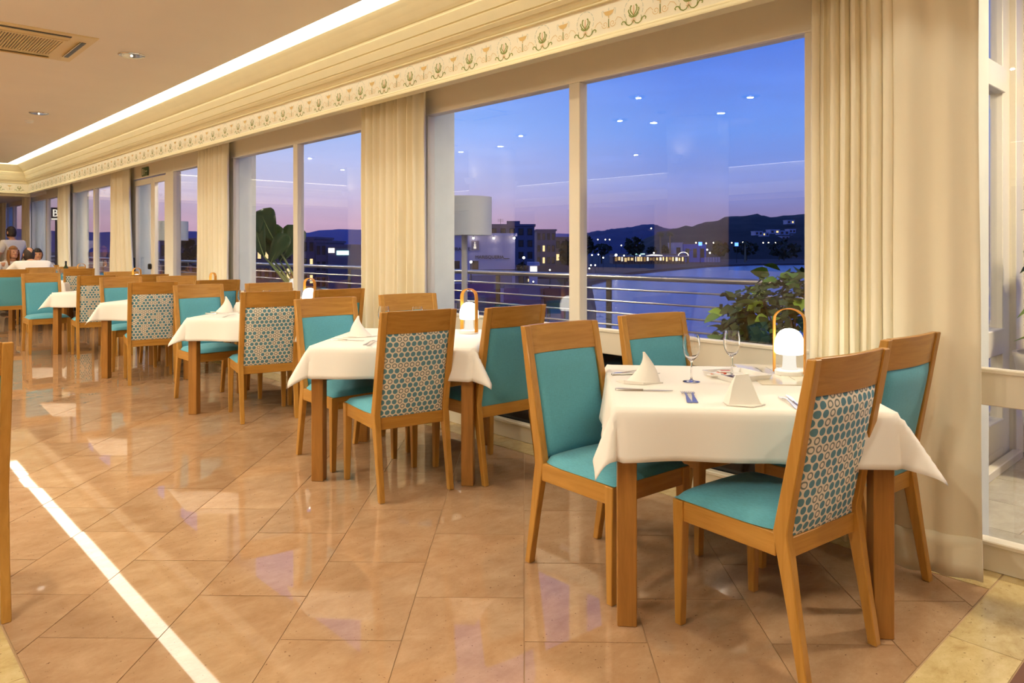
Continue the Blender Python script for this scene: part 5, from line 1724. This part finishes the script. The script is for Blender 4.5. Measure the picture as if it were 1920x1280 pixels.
GLOW_W = emitter('street_lamp_white', (1, .86, .62), 9)
GLOW_S = emitter('street_lamp_bright', (1, .90, .70), 22)
GLOW_B = emitter('blue_sign_glow', (.08, .22, 1), 5)
GLOW_C = emitter('cyan_light', (.45, 1, .92), 3)
GLOW_Y = emitter('lit_window', (1, .72, .34), 1.6)
GLOW_D = emitter('dim_window', (1, .6, .25), .45)
GLOW_P = emitter('lit_panel', (1, .93, .78), 2.0)
DARK = plain('dark_metal', lin(44, 42, 48), .5)
DKW = plain('dark_window', lin(24, 24, 36), .2)
def build_far_lights():
    # street lamps: a pole and a glowing globe each
    pts = [(982, 483, 48, 1), (883, 491, 42, 1), (1031, 506, 46, 0), (1000, 528, 30, 0), (1108, 497, 120, 0), (1116, 497, 121, 0), (1105, 503, 118, 0), (1122, 477, 170, 0), (1155, 478, 175, 1), (1131, 483, 168, 0), (1170, 479, 178, 0),
           (1110, 478, 165, 0), (1200, 479, 185, 0), (1226, 474, 190, 0), (1305, 455, 300, 0), (1315, 455, 302, 0), (1324, 456, 304, 0), (1338, 455, 306, 0), (1352, 455, 308, 0), (1372, 455, 310, 0), (1393, 454, 312, 0), (1431, 455, 314, 0), (1441, 455, 316, 0), (1454, 455, 318, 0),
           (1331, 474, 250, 0), (1326, 468, 252, 0), (1121, 449, 420, 0), (1135, 449, 420, 0), (1143, 449, 420, 0), (1165, 460, 400, 0), (1221, 428, 640, 0), (579, 461, 90, 0), (602, 461, 92, 0), (611, 461, 94, 0), (644, 460, 96, 0), (660, 462, 97, 0), (667, 462, 98, 0), (1500, 440, 400, 0), (1840, 415, 300, 0), (1832, 435, 300, 0), (1846, 446, 300, 0), (1910, 420, 300, 0)]
    gl = {}
    def lamp_label(i, px, d):
        solo = {0: 'brightest street lamp, beside the corner of the white restaurant building', 1: 'street lamp shining low on the white restaurant building', 2: 'street lamp over the dark red awning', 3: 'street lamp below the handrail over the blue awning',
                7: 'bright lamp above the shore at the dark tree by the mullion', 8: 'brightest lamp on the beach road', 31: 'single light on the crest of the rounded hill'}
        if i in solo: return solo[i], None
        for lo, hi, l, g in ((4, 6, 'one of a cluster of lamps on the near beach just past the window mullion', 'lamps on the near beach'), (9, 13, 'one of the lamps along the beach road before the rounded hill', 'lamps along the beach road'),
                             (14, 23, 'one of the row of road lamps at the foot of the wooded hill', 'row of road lamps below the wooded hill'), (24, 25, 'one of two lamps at the white screens of the beach restaurant', 'lamps by the white screens'), (26, 30, 'one of the lights on the lower slope of the rounded hill', 'lights on the rounded hill'),
                             (32, 37, 'one of the street lamps around the turquoise pavilion', 'lamps around the pavilion'), (38, 60, 'one of the hillside lights above the shrub or seen through the porch', 'lights beyond the porch')):
            if lo <= i <= hi: return l, g
        return 'small glowing street lamp across the water', 'street lamps across the water'
    for i_, (px, py, d, big) in enumerate(pts):
        p = atz(px, py, d)
        ground = ZL if d < 100 else ZW + .5
        hgt = p.z - ground if d < 270 else 3.0
        lb, gp = lamp_label(i_, px, d)
        t = thing('street_lamp', lb, 'street lamp', (p.x, p.y, p.z - hgt), 0, gp)
        r = d * (2.2 if big else 1.35) / FPX
        if d > 270: r = d * 1.15 / FPX
        q = MB().mat(GLOW_S if big else GLOW_W); q.ball((0, 0, hgt), r, 8, 6); obj('lamp_globe', q, parent=t, smooth=60)
        q = MB().mat(DARK); q.tube([(0, 0, -.5), (0, 0, hgt - r)], max(.04, d * .0002), 5); obj('lamp_post', q, parent=t)
    # blue illuminated signs on posts
    for px, py, d, lab in ((1313, 457, 240, 'square blue glowing sign beside the beach restaurant'), (1381, 458, 245, 'square blue glowing sign at the end of the jetty lights')):
        p = atz(px, py, d)
        t = thing('beach_sign', lab, 'sign', (p.x, p.y, ZW + .5), rad(-YAW))
        h = p.z - ZW - .5; s = d * 3.2 / FPX
        q = MB().mat(GLOW_B); q.box(-s, s, -.1, .1, h - s, h + s); obj('sign_panel', q, parent=t)
        q = MB().mat(DARK); q.box(-.08, .08, -.05, .05, 0, h - s); obj('post', q, parent=t)
build_far_lights()

def facing(px, d, z):
    p = at(px, d, z); return p
def building(name, label, px0, px1, d, ytop, mat, depth=8, ground=None, win=(0, 0), lit=.3, seed=0, cat='building', rz=None, roof=None):
    """a box house square to the line of sight, with its own recessed windows"""
    rnd = random.Random(seed)
    g = ZL if ground is None else ground
    c = at((px0 + px1) / 2, d, g)
    w = (px1 - px0) * d / FPX
    h = EYE + (HOR - ytop) / FPX * d - g
    t = thing(name, label, cat, c, rad(-YAW) if rz is None else rz)
    m = MB().mat(mat); m.box(-w / 2, w / 2, 0, depth, 0, h); obj('wall', m, parent=t)
    m = MB().mat(roof or mat); m.box(-w / 2 - .15, w / 2 + .15, -.15, depth + .15, h, h + .25); obj('roof', m, parent=t)
    nx, nz = win
    for i in range(nx):
        for j in range(nz):
            ww, hh = w / nx * .45, h / nz * .5
            x = -w / 2 + w / nx * (i + .5); z = h / nz * (j + .28)
            q = MB().mat(FRAME if False else DARK); q.box(x - ww / 2 - .06, x + ww / 2 + .06, -.05, .02, z - .06, z + hh + .06); f = obj('window_frame', q, parent=t)
            q = MB().mat(GLOW_Y if rnd.random() < lit else DKW); q.box(x - ww / 2, x + ww / 2, -.06, .02, z, z + hh); obj('window_pane', q, parent=f)
    return t, w, h
def text_mesh(s, size, mat, ext=.01, align='CENTER'):
    cu = bpy.data.curves.new('lettering', 'FONT'); cu.body = s; cu.size = size; cu.extrude = ext; cu.align_x = align; cu.align_y = 'CENTER'
    o = bpy.data.objects.new('lettering', cu); C.objects.link(o)
    dg = bpy.context.evaluated_depsgraph_get(); dg.update()
    me = bpy.data.meshes.new_from_object(o.evaluated_get(dg))
    bpy.data.objects.remove(o); bpy.data.curves.remove(cu)
    me.materials.clear(); me.materials.append(mat)
    return me
def build_town():
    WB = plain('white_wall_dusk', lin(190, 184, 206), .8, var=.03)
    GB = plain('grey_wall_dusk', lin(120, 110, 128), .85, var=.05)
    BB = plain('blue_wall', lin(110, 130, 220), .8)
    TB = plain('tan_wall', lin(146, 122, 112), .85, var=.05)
    # white restaurant with lettering and three wall lights
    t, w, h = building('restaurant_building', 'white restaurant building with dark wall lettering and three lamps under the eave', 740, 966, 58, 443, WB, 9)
    INKD = plain('sign_lettering', lin(54, 50, 66), .6)
    k = 58 / FPX
    cx = (740 + 966) / 2
    def put(px, py): return ((px - cx) * k, EYE + (HOR - py) * k - ZL)
    x, z = put(918, 482)
    obj('lettering', text_mesh('MARISQUERIA', 8.6 * k, INKD, .03), parent=t, loc=(x, -.04, z), rot=(PI / 2, 0, 0))
    x, z = put(852, 467)
    obj('lettering', text_mesh('RESTAURANTE', 9.0 * k, INKD, .03), parent=t, loc=(x, -.04, z), rot=(PI / 2, 0, 0))
    x, z = put(950, 484.5)
    q = MB().mat(INKD); q.box(x - 5.5 * k, x + 5.5 * k, -.07, -.01, z - .6 * k, z + .6 * k); obj('underline', q, parent=t)
    x, z = put(891, 460)
    q = MB().mat(GB); q.box(x - 7 * k, x + 7 * k, -.08, 0, z - 9 * k, z + 9 * k); em = obj('emblem_board', q, parent=t)
    q = MB().mat(GLOW_P)
    for i, (a, b) in enumerate(((-1, -6), (0.6, -6), (2.2, -6), (-1, -3.8), (.6, -3.8), (2.2, -3.8), (-.4, -1.4), (1.4, -1.4), (-.4, .8), (1.4, .8), (.5, 3), (.5, 5.2))):
        q.box(x + (a - 1.6) * k, x + (a - .4) * k, -.11, -.06, z + b * k, z + (b + 1.3) * k)
    obj('emblem_marks', q, parent=em)
    for px in (888, 926, 964):
        x, z = put(px, 443)
        q = MB().mat(DARK); q.tube([(x, 0, z), (x, -.35, z), (x, -.38, z - .10)], .04, 6); a = obj('wall_lamp', q, parent=t)
        q = MB().mat(GLOW_S); q.ball((x, -.38, z - .14), .085, 8, 6); obj('bulb', q, parent=a)
        l = bpy.data.lights.new('wall_lamp_light', 'SPOT'); l.energy = 22; l.color = (1, .93, .8); l.spot_size = rad(110); l.spot_blend = .8; l.shadow_soft_size = .08
        lo = bpy.data.objects.new('wall_lamp_light', l); C.objects.link(lo); lo.parent = t; lo.location = (x, -.40, z - .25); lo.rotation_euler = (rad(-14), 0, 0)
    for px0, px1 in ((885, 897), (848, 862), (800, 815)):
        x0, z0 = put(px0, 512); x1, z1 = put(px1, 489)
        q = MB().mat(DKW); q.box(x0, x1, -.05, .02, z0, z1); obj('window_pane', q, parent=t)
    x0, z0 = put(896, 520); x1, z1 = put(970, 505)
    q = MB().mat(DARK); q.box(x0, x1, -.06, .0, z1 - .06, z1); obj('ledge', q, parent=t)
    # stepped grey block behind
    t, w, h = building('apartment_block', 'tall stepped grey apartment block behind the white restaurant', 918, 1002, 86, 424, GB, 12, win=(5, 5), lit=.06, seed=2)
    for a, b, yt in ((918, 958, 420.5), (950, 975, 414), (975, 1000, 421)):
        kk = 86 / FPX; m = MB().mat(GB)
        m.box((a - 960) * kk, (b - 960) * kk, .3, 9, h + .25, EYE + (HOR - yt) * kk - ZL); obj('roof_block', m, parent=t)
    m = MB().mat(DARK); kk = 86 / FPX; x = (938 - 960) * kk; z = EYE + (HOR - 421) * kk - ZL
    m.tube([(x, 2, z), (x, 2, z + .75)], .02, 5)
    for q in range(3): m.tube([(x - .35, 2, z + .45 + .12 * q), (x + .35, 2, z + .45 + .12 * q)], .012, 4)
    obj('aerial', m, parent=t)
    building('apartment_block', 'lower grey block stepping down past the tall one', 1006, 1042, 104, 433, GB, 12, win=(4, 4), lit=.1, seed=3)
    building('apartment_block', 'dim tan house with lit windows past the stepped blocks', 1040, 1075, 110, 447, TB, 10, win=(3, 3), lit=.3, seed=4)
    # lit kiosk and awnings near the promenade
    t, w, h = building('kiosk', 'small white glowing kiosk above the railing', 993, 1008, 55, 498, GLOW_P if False else WB, 2.2, win=(0, 0))
    m = MB().mat(GLOW_P); m.box(-w / 2 + .05, w / 2 - .05, -.05, .0, h - .55, h - .05); obj('lit_front', m, parent=t)
    AW = plain('blue_awning', lin(58, 60, 116), .8); AR = plain('wine_red_awning', lin(84, 38, 50), .8); AP = plain('pale_awning', lin(92, 88, 120), .8)
    def awning(label, px0, px1, d, yt, mat, hh=.5, depth=3.0):
        c = at((px0 + px1) / 2, d, ZL); w = (px1 - px0) * d / FPX; zt = EYE + (HOR - yt) / FPX * d - ZL
        t = thing('market_awning', label, 'awning', c, rad(-YAW))
        m = MB().mat(mat)
        m.add([(-w / 2, -depth / 2, zt - hh), (w / 2, -depth / 2, zt - hh), (w / 2, 0, zt), (-w / 2, 0, zt), (-w / 2, depth / 2, zt - hh), (w / 2, depth / 2, zt - hh)], [(0, 1, 2, 3), (3, 2, 5, 4)])
        m.add([(-w / 2, -depth / 2, zt - hh - .22), (w / 2, -depth / 2, zt - hh - .22), (w / 2, -depth / 2, zt - hh), (-w / 2, -depth / 2, zt - hh)], [(0, 1, 2, 3)])
        o = obj('canopy', m, parent=t); s = o.modifiers.new('t', 'SOLIDIFY'); s.thickness = .03
        p = MB().mat(DARK); p.box(-.04, .04, -.04, .04, 0, zt - hh); pm = p.mesh('post')
        for sx in (-1, 1):
            for sy in (-1, 1): obj('post', pm, parent=t, loc=(sx * (w / 2 - .1), sy * (depth / 2 - .1), 0))
        b = MB().mat(AP); b.box(-w / 2 + .2, w / 2 - .2, -.4, .4, 0, .9); obj('counter', b, parent=t, bevel=.02)
        g = MB().mat(GLOW_P)
        for i in range(3): g.ball((-w / 3 + i * w / 3, -.6, zt - hh - .1), .05, 6, 5)
        obj('string_bulb', g, parent=t)
    awning('long blue market awning below the white restaurant', 850, 935, 32, 532, AW)
    awning('blue market awning with lit stall under it, beside the long one', 945, 1012, 30, 534, AW)
    awning('dark red market awning near the window mullion', 1020, 1068, 31, 540, AR)
    awning('pale market awning farther along the promenade', 880, 960, 46, 516, AP)
    awning('dark awning with string lights on the far promenade', 985, 1066, 62, 497, AR, .8, 6)
    # trees near
    # beach restaurant with arch
    d = 235
    k = d / FPX
    t = thing('beach_restaurant', 'long low beach restaurant with glowing windows and a white arch', 'building', at(1218, d, ZW + .4), rad(-YAW))
    m = MB().mat(TB); m.box(-68 * k, 68 * k, 1, 9, 0, 16 * k + .5); obj('wall', m, parent=t)
    zt = EYE + (HOR - 479) * k - ZW - .4
    m = MB().mat(WB); m.box(-68 * k, 70 * k, -2.5, 9.4, zt - .3, zt); obj('roof', m, parent=t)
    zg = EYE + (HOR - 491) * k - ZW - .4
    for i in range(22):
        x = -64 * k + i * 6.0 * k
        rr = random.Random(i)
        m = MB().mat(rr.choice((GLOW_P, GLOW_Y, GLOW_Y, GLOW_D))); m.box(x, x + rr.uniform(2.4, 4.4) * k, .9, 1.0, zg + rr.uniform(0, 3.5) * k, zt - .4 - rr.uniform(0, 2) * k); obj('lit_window', m, parent=t)
        m = MB().mat(DARK); m.box(x + 4.6 * k, x + 5.2 * k, -2.2, -2.0, 0, zt - .3); obj('post', m, parent=t)
    m = MB().mat(GLOW_P)
    ax = (1278 - 1218) * k
    m.grid(lambda u, v: (ax + (8.5 + 1.2 * v) * k * math.cos(PI * u), -2.6, zt + (6.0 + 1.0 * v) * k * math.sin(PI * u)), 20, 1)
    a = obj('arch', m, parent=t); s = a.modifiers.new('t', 'SOLIDIFY'); s.thickness = .3
    m = MB().mat(GLOW_P); m.add([(-10 * k, -2.6, zt), (22 * k, -2.6, zt), (20 * k, -2.6, zt + 1.2 * k), (2 * k, -2.6, zt + 2.4 * k)], [(0, 1, 2, 3)]); a = obj('lit_gable', m, parent=t); s = a.modifiers.new('t', 'SOLIDIFY'); s.thickness = .3
    m = MB().mat(GLOW_C); m.box(-38 * k, -12 * k, -2.7, -2.5, zt + 2.2 * k, zt + 4 * k); obj('lit_board', m, parent=t)
    for i in range(6):
        px = 1318 + 5 * i
        m = MB().mat(WB); x = (px - 1218) * k; m.box(x, x + 4 * k, -2, -1.8, zg, zt - .5); obj('white_screen', m, parent=t)
    for px in (1197, 1226, 1258, 1283, 1310):
        pass
    building('blue_building', 'blue flat roofed building behind the beach restaurant', 1282, 1324, 262, 459, BB, 14, ground=ZW + .4, win=(3, 1), lit=0, seed=6)
    building('white_house', 'white square house beside the blue building', 1264, 1280, 258, 456, WB, 10, ground=ZW + .4, win=(1, 1), lit=0, seed=7)
    hs = [(1416, 1430, 434), (1430, 1442, 436), (1444, 1462, 431), (1462, 1480, 433), (1480, 1492, 430), (1466, 1480, 443), (1484, 1500, 441), (1440, 1452, 441), (1292, 1302, 448), (1304, 1314, 447), (1476, 1490, 413), (1500, 1510, 420), (1835, 1850, 428)]
    for i, (a, b, y) in enumerate(hs):
        dd = 345 + 6 * i
        o = building('hillside_house', 'small pale house on the dark hillside across the bay', a, b, dd, y, WB, 6, ground=EYE + (HOR - y - 7) / FPX * dd, win=(2, 1), lit=.35, seed=20 + i)[0]
        o['group'] = 'houses on the hillside across the bay'
    # glowing filling-station like canopy and houses seen through the second window
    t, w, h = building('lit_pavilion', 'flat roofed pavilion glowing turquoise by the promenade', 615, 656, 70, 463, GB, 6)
    m = MB().mat(GLOW_C); m.box(-w * .1, w * .45, -.06, -.01, h - .75, h - .35); obj('lit_fascia', m, parent=t)
    m = MB().mat(GLOW_P); m.box(-w * .48, -w * .2, -.06, -.01, h - .55, h - .1); obj('lit_panel', m, parent=t)
    building('town_house', 'grey house with lit windows by the turquoise pavilion', 592, 612, 75, 455, GB, 8, win=(2, 3), lit=.4, seed=11)
    building('town_house', 'dim house at the window mullion beyond the banana plant', 566, 590, 80, 448, GB, 8, win=(2, 3), lit=.25, seed=12)
    building('town_house', 'dark house with a pale roof line near the gathered curtain', 655, 690, 82, 466, TB, 8, win=(3, 2), lit=.15, seed=13)
    building('town_house', 'dark house seen through the terrace door glass', 300, 372, 60, 452, GB, 8, win=(5, 3), lit=.1, seed=14)
    building('town_house', 'dim town house behind the banana leaves', 466, 548, 88, 458, TB, 8, win=(6, 2), lit=.3, seed=15)
    # letter sign seen past the far curtains
    p = atz(105, 402, 21.0)
    t = thing('letter_sign', 'dark sign board with a glowing white letter B outside the far window', 'sign', (p.x, p.y, 0), rad(-YAW - 0))
    m = MB().mat(DARK); m.box(-.20, .30, 0, .05, p.z - .16, p.z + .20); obj('board', m, parent=t)
    obj('lettering', text_mesh('B', .30, GLOW_P, .01), parent=t, loc=(-.01, -.02, p.z + .03), rot=(PI / 2, 0, 0))
    m = MB().mat(GLOW_P); m.box(-.12, .14, -.02, 0, p.z - .15, p.z - .11); obj('underline', m, parent=t)
    m = MB().mat(DARK); m.box(-.03, .03, .0, .05, -.006, p.z - .16); obj('post', m, parent=t)
build_town()

def build_trees():
    PL = plain('palm_frond', lin(84, 88, 44), .6); PT = plain('palm_trunk', lin(150, 132, 100), .9)
    TR = plain('tree_foliage', lin(62, 62, 42), .8, var=.3, vscale=.6)
    def palm(label, px, yt, yb, d):
        k = d / FPX
        zb = ZW + .4; p = at(px, d, zb); zt = EYE + (HOR - yt) * k - zb
        t = thing('palm_tree', label, 'palm', p)
        m = MB().mat(PT); m.tube([(0, 0, 0), (.1, 0, zt * .5), (0, 0, zt - 6 * k)], [.4, .3, .25], 7); obj('trunk', m, parent=t, smooth=60)
        rnd = random.Random(px)
        for i in range(16):
            a = 2 * PI * i / 16 + rnd.uniform(-.1, .1); up = rnd.uniform(-.5, .9)
            L_ = 8.5 * k * rnd.uniform(.8, 1.1)
            vs = []
            for j in range(6):
                u = j / 5
                c = Vector((math.cos(a) * L_ * u, math.sin(a) * L_ * u, zt - 6 * k + L_ * (up * u - .75 * u * u)))
                s = Vector((-math.sin(a), math.cos(a), 0)) * (1.5 * k * math.sin(PI * (.1 + .85 * u)))
                vs += [c - s - Vector((0, 0, .3 * k)), c, c + s - Vector((0, 0, .3 * k))]
            fs = []
            for j in range(5):
                q = 3 * j; fs += [(q, q + 1, q + 4, q + 3), (q + 1, q + 2, q + 5, q + 4)]
            m = MB().mat(PL); m.add(vs, fs); obj('frond', m, parent=t)
    palm('tall palm with pale trunk behind the beach restaurant', 1238, 430, 480, 246)
    palm('tall palm beside the first one, nearer the blue building', 1256, 429, 480, 252)
    palm('short palm standing between the two blue signs', 1397, 449, 470, 262)
    palm('low palm in front of the blue building', 1290, 463, 480, 246)
    def tree(label, px, w, yt, yb, d, seed):
        k = d / FPX; rnd = random.Random(seed)
        zb = EYE + (HOR - yb) * k; p = at(px, d, zb); h = (yb - yt) * k; W_ = w * k
        t = thing('tree', label, 'tree', p, 0, 'dark trees along the shore')
        m = MB().mat(BARK); m.tube([(0, 0, -2), (0, 0, h * .5)], .2, 6); obj('trunk', m, parent=t)
        f = MB().mat(TR)
        for i in range(150):
            v = Vector((rnd.gauss(0, 1), rnd.gauss(0, 1), rnd.gauss(0, 1))).normalized() * rnd.uniform(.5, 1) ** .5
            c = Vector((v.x * W_ / 2, v.y * W_ / 3, h * .52 + v.z * h * .46))
            s = h * rnd.uniform(.08, .17)
            a, b = rnd.uniform(0, 6.28), rnd.uniform(0, 3.14)
            d1 = Vector((math.cos(a), math.sin(a), .5 * math.sin(b))) * s; d2 = Vector((-math.sin(a) * .6, math.cos(a) * .6, math.cos(b))) * s
            f.add([c - d1, c - d2, c + d1, c + d2], [(0, 1, 2, 3)])
        o = obj('foliage', f, parent=t); o['kind'] = 'stuff'
    for i, (px, w, yt, yb, d, lab) in enumerate([(1098, 34, 440, 478, 190, 'dark tree beside the window mullion'), (1128, 44, 456, 480, 195, 'wide dark tree over the beach lights'), (1190, 46, 444, 480, 225, 'rounded dark tree before the hill'), (1222, 24, 462, 480, 262, 'low dark tree left of the palms by the restaurant'),
         (1247, 20, 460, 480, 262, 'dark bush at the foot of the palms'), (1350, 40, 452, 482, 300, 'dark tree past the blue building'), (1400, 60, 452, 480, 300, 'dark trees by the jetty signs'), (1470, 80, 450, 486, 290, 'broad dark tree mass above the shrub'), (1062, 26, 450, 500, 100, 'dark tree at the end of the grey blocks'), (978, 20, 492, 512, 50, 'round tree by the glowing kiosk'), (345, 60, 448, 500, 40, 'dark tree outside the terrace door'), (1860, 40, 455, 500, 60, 'dark tree outside the porch glass')]):
        tree(lab, px, w, yt, yb, d, 50 + i)
build_trees()
